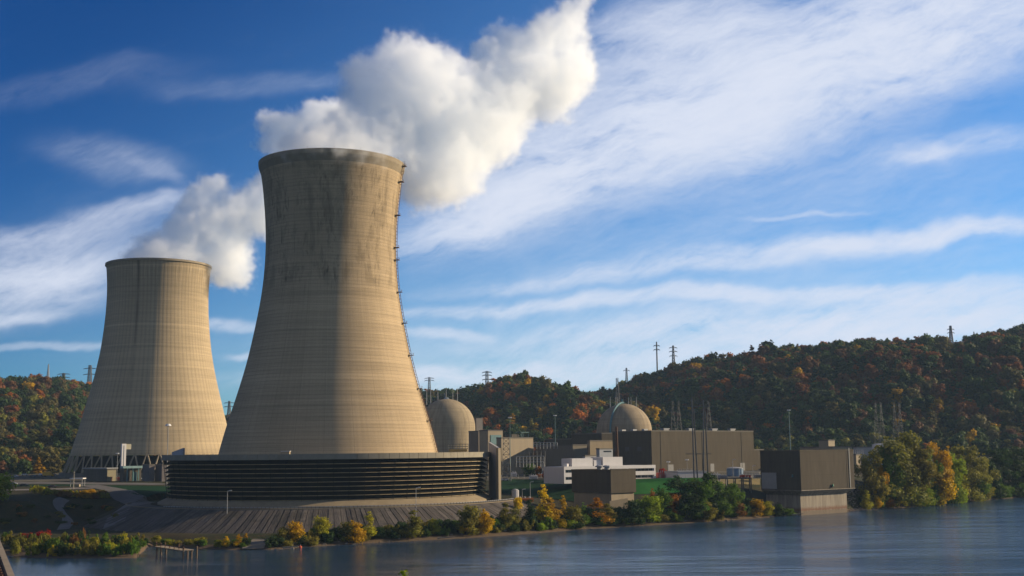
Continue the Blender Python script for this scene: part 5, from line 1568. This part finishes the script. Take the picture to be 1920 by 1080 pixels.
# distinct riverside trees: (px, base row, top row, width, colour, style, where)
RT = [
    (527, 1017, 990, 26, 'olive', 'round', 'dark {c} tree at the left foot of the striped embankment'),
    (555, 1019, 979, 30, 'gold', 'round', '{c} tree directly behind the orange-red buoy'),
    (602, 1010, 970, 30, 'ygreen', 'round', '{c} tree on the embankment foot between two golden ones'),
    (651, 1016, 980, 28, 'olive', 'round', '{c} tree at the left side of the wide golden crown'),
    (664, 1018, 978, 32, 'gold', 'round', 'wide {c} tree overhanging the gravel waterline'),
    (692, 1012, 961, 28, 'ygreen', 'cone', 'pointed {c} tree behind the wide golden crown'),
    (775, 1010, 959, 34, 'olive', 'cone', 'tall {c} tree below the sunlit lamp post'),
    (815, 1003, 974, 20, 'ygreen', 'round', 'small {c} tree right of the tall olive tree'),
    (878, 1003, 949, 36, 'olive', 'round', 'tall {c} tree against the right part of the embankment'),
    (872, 1003, 972, 18, 'yellow', 'cone', '{c} sapling at the foot of a tall olive tree'),
    (908, 1001, 957, 30, 'gold', 'round', '{c} tree paired with the tall olive one at the embankment'),
    (948, 991, 945, 24, 'olive', 'cone', '{c} tree at the right end of the embankment'),
    (966, 990, 951, 22, 'olive', 'round', 'short {c} tree between brown and dark green ones'),
    (993, 990, 939, 26, 'dkgreen', 'cone', '{c} tree right below the orange machine'),
    (970, 955, 934, 15, 'yellow', 'bush', 'small {c} bush beside the orange machine'),
    (1019, 984, 911, 34, 'yellow', 'cone', 'tallest {c} tree on the bank, below the green slope'),
    (1030, 988, 935, 34, 'gold', 'cone', '{c} tree leaning against the tallest yellow one'),
    (1056, 984, 931, 24, 'gold', 'cone', 'narrow {c} tree next to the screen house base'),
    (1077, 988, 950, 34, 'olive', 'round', 'low spreading {c} tree before the screen house'),
    (1094, 984, 944, 20, 'green', 'cone', 'pointed {c} tree before the screen house'),
    (1119, 984, 935, 38, 'orange', 'cone', 'broad {c} tree in front of the beige retaining wall'),
    (1138, 982, 946, 28, 'olive', 'cone', '{c} tree right of the broad orange one'),
    (1056, 990, 972, 16, 'yellow', 'bush', 'small {c} bush near the water before the orange trees'),
    (1016, 996, 982, 14, 'lime', 'bush', 'very small {c} bush at the waterline'),
    (1071, 992, 976, 18, 'lime', 'bush', '{c} bush at the waterline before the screen house'),
    (1186, 983, 940, 40, 'dkgreen', 'round', '{c} tree behind the orange notice board'),
    (1216, 978, 931, 42, 'lime', 'round', 'rounded {c} tree right of the orange notice board'),
    (1224, 960, 918, 18, 'rust', 'cone', 'thin {c} tree rising above the rounded light green one'),
    (1240, 970, 916, 30, 'green', 'round', '{c} tree in front of the sunny lawn'),
    (1257, 968, 925, 30, 'rust', 'round', '{c} tree at the edge of the dark green clump'),
    (1286, 974, 895, 54, 'dkgreen', 'tall', 'tallest {c} tree of the clump below the white store'),
    (1311, 972, 899, 50, 'green', 'tall', '{c} tree in the middle of the clump below the white store'),
    (1330, 968, 889, 40, 'dkgreen', 'round', '{c} tree at the back of the clump near the pipe bridge'),
    (1350, 970, 905, 44, 'green', 'tall', '{c} tree of the clump directly below the pipe bridge'),
    (1296, 976, 930, 34, 'green', 'round', 'low {c} tree at the water side of the dark clump'),
    (1325, 976, 940, 32, 'olive', 'round', 'low {c} tree at the water side of the dark clump'),
    (1378, 970, 908, 34, 'green', 'tall', '{c} tree at the right end of the dark clump'),
    (1381, 970, 933, 26, 'brown', 'round', '{c} tree in front of the right end of the clump'),
    (1419, 968, 937, 24, 'gold', 'round', '{c} tree left of the intake house concrete base'),
    (1440, 968, 941, 22, 'ygreen', 'round', '{c} tree touching the golden one by the intake house'),
    (1458, 968, 946, 22, 'dkgreen', 'bush', '{c} bush left of the intake house base'),
    (1474, 967, 955, 26, 'green', 'bush', 'low {c} bush at the stones before the intake house'),
    (1626, 956, 919, 20, 'ygreen', 'cone', 'pointed {c} tree right of the intake house, nearest it'),
    (1643, 954, 921, 18, 'yellow', 'cone', 'pointed {c} tree second from the intake house'),
    (1664, 952, 914, 24, 'rust', 'cone', 'pointed {c} tree among the yellow-green ones by the water'),
    (1689, 951, 918, 24, 'ygreen', 'round', 'low {c} tree at the waterline of the grove'),
    (1636, 946, 848, 50, 'olive', 'tall', 'tall dull {c} tree at the left end of the grove'),
    (1690, 948, 812, 92, 'olive', 'tall', 'largest {c} gold crown of the riverside grove'),
    (1668, 948, 838, 46, 'green', 'tall', '{c} tree in front of the largest grove crown'),
    (1728, 950, 840, 60, 'olive', 'tall', '{c} tree in the middle of the riverside grove'),
    (1766, 946, 831, 46, 'gold', 'tall', 'tall {c} tree right of the middle of the grove'),
    (1771, 950, 868, 50, 'gold', 'round', 'rounded {c} tree at the front of the grove'),
    (1800, 944, 884, 40, 'ygreen', 'round', '{c} tree at the right front of the grove'),
    (1818, 942, 836, 60, 'olive', 'tall', '{c} tree at the right back of the grove'),
    (1836, 940, 888, 38, 'green', 'round', '{c} tree at the right end of the grove'),
    (1710, 950, 892, 32, 'green', 'round', '{c} shrubby tree low in the grove'),
    (1735, 950, 908, 32, 'lime', 'round', '{c} low tree at the water before the grove'),
    (1757, 948, 912, 30, 'ygreen', 'bush', '{c} bush at the water before the grove'),
    (1786, 946, 903, 34, 'green', 'bush', '{c} bush at the grove waterline'),
    (1650, 948, 862, 30, 'gold', 'tall', 'slim {c} tree at the left front of the grove'),
    (1705, 948, 826, 40, 'olive', 'tall', '{c} crown showing through the largest grove tree'),
    (1745, 948, 846, 36, 'green', 'tall', '{c} crown behind the middle of the grove'),
    (1790, 946, 850, 40, 'lime', 'tall', '{c} crown behind the right front of the grove'),
    (1845, 938, 858, 40, 'olive', 'tall', '{c} tree between the grove and the dark trees'),
    (1860, 930, 862, 30, 'dkgreen', 'round', 'first of the {c} trees beyond the grove'),
    (1876, 925, 841, 52, 'dkgreen', 'tall', 'dark tall tree past the end of the grove'),
    (1905, 925, 838, 60, 'dkgreen', 'tall', 'tall {c} tree at the frame edge past the grove'),
    (1945, 925, 840, 70, 'dkgreen', 'tall', '{c} tree standing just past the frame edge'),
    (2, 938, 888, 36, 'lime', 'round', '{c} tree at the frame edge beside the gravel lot'),
    (-25, 940, 880, 50, 'ygreen', 'round', '{c} tree partly outside the frame beside the gravel lot'),
    (447, 1026, 1003, 16, 'gold', 'cone', '{c} small tree left of the boat ramp'),
    (424, 1026, 1007, 14, 'yellow', 'cone', '{c} sapling on the bank behind the jetty'),
    (461, 1024, 1001, 9, 'gold', 'cone', 'narrow {c} sapling beside the boat ramp'),
    (994, 893, 871, 20, 'green', 'round', '{c} small tree before the switchyard racks'),
    (1010, 893, 876, 12, 'rust', 'round', 'small {c} tree beside the white office end wall'),
    (1024, 897, 884, 12, 'red', 'bush', 'dark {c} bush against the white office end wall'),
    (1043, 900, 888, 12, 'red', 'bush', 'dark {c} bush nearer the office corner'),
    (1242, 893, 880, 12, 'red', 'bush', '{c} bush between the white office and the store'),
    (731, 996, 986, 10, 'red', 'bush', 'small vivid {c} bush on the embankment foot'),
    (48, 1020, 1001, 22, 'red', 'bush', '{c} bush in the olive thicket, left of another red one'),
    (76, 1018, 996, 26, 'red', 'bush', '{c} bush in the olive thicket beside the footpath end'),
    (97, 1043, 1024, 18, 'yellow', 'upright', '{c} shrub at the muddy tip of the thicket'),
    (757, 1096, 1072, 12, 'lime', 'cone', 'tip of a {c} tree poking up from the bottom edge'),
]
for (px, yb, yt, wp, col, st, lab) in RT:
    kw = {}
    if px == 757: kw = dict(D=150, z=P(757, 1072, 150).z - 9); wp = 60
    tree(px, yb, yt - (2 if px < 1600 else 0), wp * (1.30 if px < 1600 else 1.25), col, st, lab.format(c=CW[col]).replace('dark dark', 'dark'), **kw)

# thickets: many small shrubs
def thicket(n, xr, base, hpx, wpx, cols, style, fmt, group, seed):
    r = random.Random(seed)
    for i in range(n):
        px = r.uniform(*xr); yb = base(px, r); c_ = r.choice(cols)
        h = r.uniform(*hpx); wd = r.uniform(*wpx)
        tree(px, yb, yb - h, wd, c_, style if isinstance(style, str) else r.choice(style), fmt.format(c=CW[c_]), group=group + ', ' + CW[c_])
shy = lambda px: float(np.interp(px, [c[0] for c in COLS], [c[1] for c in COLS]))
thicket(58, (8, 262), lambda px, r: shy(px) - 4 - r.random() ** 1.2 * 24, (16, 32), (18, 34), ['olive', 'ygreen', 'olive', 'brown', 'dkgreen', 'green'], ['upright', 'bush', 'upright'], '{c} shrub in the thicket on the low muddy spit', 'thicket shrubs on the spit', 1)
thicket(22, (262, 462), lambda px, r: 1019 + r.random() * 8, (9, 16), (14, 24), ['green', 'dkgreen', 'ygreen', 'olive'], ['bush'], '{c} low shrub on the shaded bank behind the jetty', 'low shrubs behind the jetty', 2)
thicket(84, (505, 985), lambda px, r: shy(px) - 3 - r.random() * 16, (11, 22), (20, 32), ['dkgreen', 'green', 'dkgreen', 'olive'], ['bush', 'upright', 'bush'], '{c} low bush in the hedge along the embankment foot', 'low bushes at the embankment foot', 3)
thicket(70, (985, 1410), lambda px, r: shy(px) - 3 - r.random() * 14, (14, 28), (20, 34), ['green', 'dkgreen', 'olive', 'dkgreen', 'lime'], ['bush', 'round', 'upright'], '{c} bush under the riverside trees of the sunny bank', 'bushes under the riverside trees', 4)
thicket(22, (1615, 1860), lambda px, r: shy(px) - 3 - r.random() * 6, (20, 36), (24, 36), ['green', 'dkgreen', 'olive', 'ygreen'], ['bush', 'round'], '{c} bush at the foot of the riverside grove', 'bushes at the grove foot', 5)
thicket(12, (1856, 1960), lambda px, r: shy(px) - 1 - r.random() * 3, (14, 30), (26, 40), ['dkgreen', 'green', 'dkgreen'], ['bush', 'round'], '{c} bush on the shore before the dark trees past the grove', 'shore bushes past the grove', 8)
thicket(26, (5, 225), lambda px, r: 950 + r.random() * 36, (5, 10), (12, 24), ['dkgreen', 'olive', 'brown', 'dkgreen'], ['bush', 'upright'], '{c} low scrub bush on the shaded slope beside the footpath', 'scrub on the shaded slope', 9)
thicket(28, (62, 200), lambda px, r: float(np.interp(px, [60, 90, 130, 200], [925, 931, 934, 936])) - r.random() * 6, (8, 15), (16, 26), ['olive', 'brown', 'ygreen', 'gold'], ['bush', 'upright'], '{c} scrub bush on the bank top above the footpath', 'scrub bushes above the footpath', 6)
thicket(20, (1500, 1620), lambda px, r: float(np.interp(px, [1500, 1620], [880, 880])) , (1, 2), (4, 5), ['dkgreen'], ['bush'], '{c} hidden bush', 'x', 7) if False else None

# the hillside woods ------------------------------------------------------
fr_ = np.random.default_rng(21)
pts = []
sp = 10.0
yv = np.arange(880, 1800, sp)
for y in yv:
    half0, half1 = -0.47 * y, 0.47 * y
    xs = np.arange(half0, half1, sp)
    pts.append(np.stack([xs + fr_.uniform(-4.0, 4.0, len(xs)), y + fr_.uniform(-4.0, 4.0, len(xs))], -1))
pts = np.concatenate(pts)
t_ = pts[:, 0] / pts[:, 1]
foot = np.interp(t_, kt, kD[:, 6]); ridge = np.interp(t_, kt, kD[:, 8])
keep = (pts[:, 1] > foot - 25 + 30 * vnoise(pts[:, 0], pts[:, 1], 30, 2)) & (pts[:, 1] < ridge + 70)
# the cut strip on the left hill and the clearing at the crest
pts = pts[keep]; t_ = pts[:, 0] / pts[:, 1]
# hidden behind the near tower shell: leave out
hid = (t_ > T(450)) & (t_ < T(755)) & (pts[:, 1] > 900)
pts = pts[~(hid & (pts[:, 1] < 980))]; t_ = pts[:, 0] / pts[:, 1]
strip = (t_ < T(200)) & (pts[:, 1] > 1225) & (pts[:, 1] < 1275) & (vnoise(pts[:, 0], pts[:, 1], 60, 4) > .35)
pts = pts[~strip]; t_ = pts[:, 0] / pts[:, 1]
pz = height(pts[:, 0], pts[:, 1])
N = len(pts)
pal = ['dkgreen', 'green', 'olive', 'orange', 'rust', 'ygreen', 'red', 'gold', 'brown']
HCOL = dict(COLR, orange=(.30, .12, .03), rust=(.17, .075, .03), green=(.05, .085, .022), olive=(.10, .09, .03), brown=(.12, .065, .03), ygreen=(.15, .15, .03))
nz1 = vnoise(pts[:, 0], pts[:, 1], 35, 11); nz2 = vnoise(pts[:, 0], pts[:, 1], 70, 12)
u = fr_.uniform(0, 1, N)
left = t_ < T(450)
nearleft = left & (pts[:, 1] < 1225)
base_p = np.array([.42, .25, .16, .018, .04, .03, .001, .010, .07])
PR = np.repeat(base_p[None, :], N, 0)
crest = np.clip((pts[:, 1] - np.interp(t_, kt, kD[:, 8]) + 160) / 160, 0, 1)
PR[:, 3] *= 1 + 5 * (nz1 > .60) + crest * 3; PR[:, 4] *= 1 + 5 * (nz2 > .52); PR[:, 8] *= 1 + 3 * (nz2 > .45); PR[:, 7] *= 1 + 3 * (nz1 > .55)
mid = (t_ > T(760)) & (t_ < T(1130))
PR[mid, 3] *= 2.0; PR[mid, 4] *= 1.5; PR[mid, 7] *= 2.5; PR[mid, 5] *= 2
PR[nearleft] = np.array([.14, .26, .30, .045, .05, .12, .010, .035, .04])
footb = (pts[:, 1] < 1075) & (t_ > T(1200))
PR[footb] = np.array([.25, .32, .12, .02, .02, .2, .0, .04, .03])
PR /= PR.sum(1, keepdims=True)
ci = (np.cumsum(PR, 1) < u[:, None]).sum(1).clip(0, len(pal) - 1)
size = fr_.uniform(9.0, 16.5, N) * (1 + .25 * (fr_.uniform(0, 1, N) > .88)); size[nearleft] *= .75
hgt = size * fr_.uniform(.85, 1.2, N)
ltint = np.array([HCOL[c] for c in pal])[ci] * fr_.uniform(.75, 1.2, (N, 1))
HP = [crown_mesh('forest_crown', 500 + i, 'round' if i < 6 else ('tall' if i < 8 else 'cone'), 900, .075, LEAF_I, core=.8) for i in range(9)]
HPI = []
for me in HP:
    m_ = me.copy(); m_.materials.clear(); m_.materials.append(LEAF); HPI.append(m_)
# 240 trees that show largest: the nearest rows of the woods, each an object
vis = (t_ > T(-5)) & (t_ < T(1925)) & ~((t_ > T(200)) & (t_ < T(790)))
order = np.argsort(np.where(vis, pts[:, 1] + (pz < 0) * 1e6, 1e7) + fr_.uniform(0, 35, N))
solo = set(order[:250].tolist())
WHERE = lambda t: 'on the left hill foot beside the far tower' if t < T(450) else ('on the hill foot between the domes' if t < T(1140) else 'at the hill foot behind turbine hall and grove')
for i in solo:
    me = HPI[int(fr_.integers(0, len(HPI)))]
    cname = CW[pal[ci[i]]]
    o = bpy.data.objects.new('hillside_tree', me); COL.objects.link(o)
    o.location = (pts[i, 0], pts[i, 1], pz[i] - 1.2); o.scale = (size[i], size[i], hgt[i]); o.rotation_euler = (0, 0, fr_.uniform(0, 6.28))
    o.color = (*ltint[i], 1)
    wl = WHERE(t_[i])
    tag(o, '%s tree in the woods %s' % (cname, wl), 'tree', '%s trees %s' % (cname, wl))
rest = np.array([i for i in range(N) if i not in solo])
me = bpy.data.meshes.new('hillside_woods')
me.vertices.add(len(rest)); me.vertices.foreach_set('co', np.stack([pts[rest, 0], pts[rest, 1], pz[rest] - 1.2], -1).ravel())
at = me.attributes.new('tint', 'FLOAT_COLOR', 'POINT'); at.data.foreach_set('color', np.concatenate([ltint[rest], np.ones((len(rest), 1))], 1).ravel())
at = me.attributes.new('scl', 'FLOAT_VECTOR', 'POINT'); at.data.foreach_set('vector', np.stack([size[rest], size[rest], hgt[rest]], -1).ravel())
at = me.attributes.new('rotz', 'FLOAT', 'POINT'); at.data.foreach_set('value', fr_.uniform(0, 6.28, len(rest)))
at = me.attributes.new('pick', 'INT', 'POINT'); at.data.foreach_set('value', fr_.integers(0, len(HP), len(rest)).astype(np.int32))
woods = bpy.data.objects.new('hillside_woods', me); COL.objects.link(woods)
tag(woods, 'mass of autumn trees covering the upper hillsides', 'woods', kind='stuff')
ng = bpy.data.node_groups.new('woods', 'GeometryNodeTree')
ng.interface.new_socket('Geometry', in_out='INPUT', socket_type='NodeSocketGeometry')
ng.interface.new_socket('Geometry', in_out='OUTPUT', socket_type='NodeSocketGeometry')
g = NT(ng)
gi, go = g.new('NodeGroupInput'), g.new('NodeGroupOutput')
pcol = bpy.data.collections.new('tree_kinds')
for i, m_ in enumerate(HP):
    po = bpy.data.objects.new('tree_kind', m_); pcol.objects.link(po)
cinf = g.new('GeometryNodeCollectionInfo'); cinf.inputs['Collection'].default_value = pcol
cinf.inputs['Separate Children'].default_value = True; cinf.inputs['Reset Children'].default_value = True
iop = g.new('GeometryNodeInstanceOnPoints')
g.l.new(gi.outputs[0], iop.inputs['Points']); g.l.new(cinf.outputs[0], iop.inputs['Instance'])
iop.inputs['Pick Instance'].default_value = True
def nattr(nm, ty):
    q = g.new('GeometryNodeInputNamedAttribute', data_type=ty); q.inputs['Name'].default_value = nm
    return [s_ for s_ in q.outputs if s_.enabled and s_.name == 'Attribute'][0]
g.l.new(nattr('pick', 'INT'), iop.inputs['Instance Index'])
g.l.new(nattr('scl', 'FLOAT_VECTOR'), iop.inputs['Scale'])
cx_ = g.new('ShaderNodeCombineXYZ'); g.l.new(nattr('rotz', 'FLOAT'), cx_.inputs[2])
g.l.new(cx_.outputs[0], iop.inputs['Rotation'])
g.l.new(iop.outputs[0], go.inputs[0])
md = woods.modifiers.new('woods', 'NODES'); md.node_group = ng

# ------------------------------------------------------------------ steam
def steam(name, label, spheres, lo, hi, vox, dens, warp, warp_s, seed):
    """spheres: (px, py, D, r_px) puffs; baked to a voxel volume with noise-eroded edges"""
    S = []
    for px, py, D, rp in spheres:
        p = P(px, py, D); S.append((p, rp * D / F * 1.05 + 4.5))
    mn = Vector([min(p[i] - r - 14 for p, r in S) for i in range(3)]); mx = Vector([max(p[i] + r + 14 for p, r in S) for i in range(3)])
    me = bpy.data.meshes.new(name); me.from_pydata([tuple((mn + mx) / 2)], [], [])
    o = bpy.data.objects.new(name, me); COL.objects.link(o)
    tag(o, label, 'steam', kind='stuff')
    ng = bpy.data.node_groups.new(name, 'GeometryNodeTree')
    ng.interface.new_socket('Geometry', in_out='INPUT', socket_type='NodeSocketGeometry')
    ng.interface.new_socket('Geometry', in_out='OUTPUT', socket_type='NodeSocketGeometry')
    g = NT(ng)
    gi, go = g.new('NodeGroupInput'), g.new('NodeGroupOutput')
    pos = g.new('GeometryNodeInputPosition').outputs[0]
    off = g.v('ADD', pos, (seed * 31.7, seed * 11.1, seed * 5.3))
    n1 = g.noise(off, 1 / warp_s, 5, 0.55, out='Color')
    d1 = g.v('SCALE', g.v('SUBTRACT', n1, (0.5, 0.5, 0.5)), scale=warp)
    n2 = g.noise(off, 4.0 / warp_s, 4, 0.6, out='Color')
    d2 = g.v('SCALE', g.v('SUBTRACT', n2, (0.5, 0.5, 0.5)), scale=warp * .62)
    n3 = g.noise(off, 11.0 / warp_s, 3, 0.6, out='Color')
    d3 = g.v('SCALE', g.v('SUBTRACT', n3, (0.5, 0.5, 0.5)), scale=warp * .30)
    pw = g.v('ADD', pos, g.v('ADD', d1, g.v('ADD', d2, d3)))
    cur = None
    for p, r in S:
        f_ = g.m('MULTIPLY_ADD', g.v('DISTANCE', pw, tuple(p)), -1.0 / r, 1.0)
        f_ = g.m('MULTIPLY', f_, r)                 # signed depth in metres
        cur = f_ if cur is None else g.m('SMOOTH_MAX', cur, f_, 5.0)
    fine = g.noise(off, 0.22, 5, 0.62)
    cur = g.m('ADD', cur, g.m('MULTIPLY', g.m('SUBTRACT', fine, 0.5), 11.0))
    edge = g.mr(cur, 0.0, 4.5, 0.0, 1.0)
    wisp = g.mr(g.m('ADD', cur, g.m('MULTIPLY', g.m('SUBTRACT', g.noise(off, 0.07, 6, 0.7, 0.8), 0.5), 26.0)), -2.0, 8.0, 0.0, 0.10)
    wisp = g.m('MULTIPLY', wisp, g.mr(cur, -11.0, -2.0, 0.0, 1.0))
    den = g.m('MULTIPLY', g.m('MAXIMUM', g.m('POWER', edge, 1.4), wisp), dens)
    vc = g.new('GeometryNodeVolumeCube')
    g.l.new(den, vc.inputs['Density'])
    vc.inputs['Background'].default_value = 0.0
    vc.inputs['Min'].default_value = mn; vc.inputs['Max'].default_value = mx
    for i, ax in enumerate('XYZ'): vc.inputs['Resolution ' + ax].default_value = max(16, int((mx[i] - mn[i]) / vox))
    m = bpy.data.materials.new(name + '_vapour'); m.use_nodes = True
    k = NT(m.node_tree); k.n.clear()
    pv = k.new('ShaderNodeVolumePrincipled')
    pv.inputs['Color'].default_value = (0.95, 0.975, 1.0, 1)
    pv.inputs['Density'].default_value = 1.0
    pv.inputs['Anisotropy'].default_value = 0.0
    mo = k.new('ShaderNodeOutputMaterial'); k.l.new(pv.outputs[0], mo.inputs['Volume'])
    sm = g.new('GeometryNodeSetMaterial'); sm.inputs['Material'].default_value = m
    g.l.new(vc.outputs[0], sm.inputs['Geometry']); g.l.new(sm.outputs[0], go.inputs[0])
    me.materials.append(m)
    md = o.modifiers.new('steam', 'NODES'); md.node_group = ng
    return o
PL1 = [(548, 293, 512, -3), (575, 289, 509, -2), (605, 286, 508, -3), (640, 286, 508, -1), (668, 287, 509, -3), (695, 290, 510, -2), (722, 296, 514, -1), (768, 322, 558, 36), (800, 352, 562, 40), (740, 306, 552, 34), (690, 270, 550, 50), (735, 300, 548, 36), (752, 335, 556, 26), (715, 240, 552, 50), (600, 312, 541, 66), (660, 310, 545, 60), (560, 300, 548, 34), (700, 310, 545, 45),
       (610, 280, 545, 34), (660, 250, 550, 60), (715, 200, 560, 66), (690, 145, 560, 38), (735, 120, 565, 32), (790, 190, 570, 92), (780, 120, 570, 42), (815, 130, 570, 34), (840, 220, 575, 84),
       (855, 145, 575, 36), (880, 240, 580, 78), (820, 300, 570, 70), (790, 325, 560, 48), (812, 345, 560, 38), (850, 335, 575, 45), (930, 200, 590, 66), (925, 260, 590, 40),
       (980, 150, 600, 56), (955, 85, 600, 34), (925, 120, 595, 36), (1000, 90, 605, 36), (1030, 165, 610, 52), (1065, 130, 615, 44), (1030, 60, 610, 32), (1065, 60, 615, 32), (1075, 20, 618, 20), (1092, -10, 622, 14), (1110, -60, 630, 20)]
steam('steam_plume', 'broad white steam plume billowing from the nearest cooling tower', PL1, None, None, 1.2, 0.075, 22.0, 34.0, 1)
PL2 = [(300, 500, 836, 60), (345, 495, 836, 45), (262, 498, 836, 26), (320, 462, 838, 32), (350, 440, 840, 40), (375, 395, 845, 34), (405, 357, 848, 24), (395, 430, 845, 46), (425, 470, 850, 42), (435, 415, 850, 44),
       (425, 515, 850, 26), (452, 525, 852, 18), (470, 385, 858, 34), (482, 355, 860, 18), (450, 500, 852, 22), (500, 400, 862, 40), (530, 350, 870, 44), (560, 300, 876, 44),
       (535, 245, 880, 34), (510, 262, 880, 22), (500, 225, 882, 14), (590, 232, 884, 34), (620, 215, 888, 26), (640, 240, 890, 36)]
steam('steam_plume', 'smaller white steam plume from the farther cooling tower, passing behind the nearer one', PL2, None, None, 1.6, 0.065, 26.0, 38.0, 2)

# ------------------------------------------------------------------ haze
hm = bpy.data.materials.new('haze'); hm.use_nodes = True
k = NT(hm.node_tree); k.n.clear()
pv = k.new('ShaderNodeVolumePrincipled')
pv.inputs['Color'].default_value = (0.50, 0.72, 1.0, 1)
pv.inputs['Density'].default_value = 0.000040
mo = k.new('ShaderNodeOutputMaterial'); k.l.new(pv.outputs[0], mo.inputs['Volume'])
mb = MB(); mb.box((0, 900, 147), (5200, 3600, 306))
tag(mb.build('haze', hm), kind='stuff')
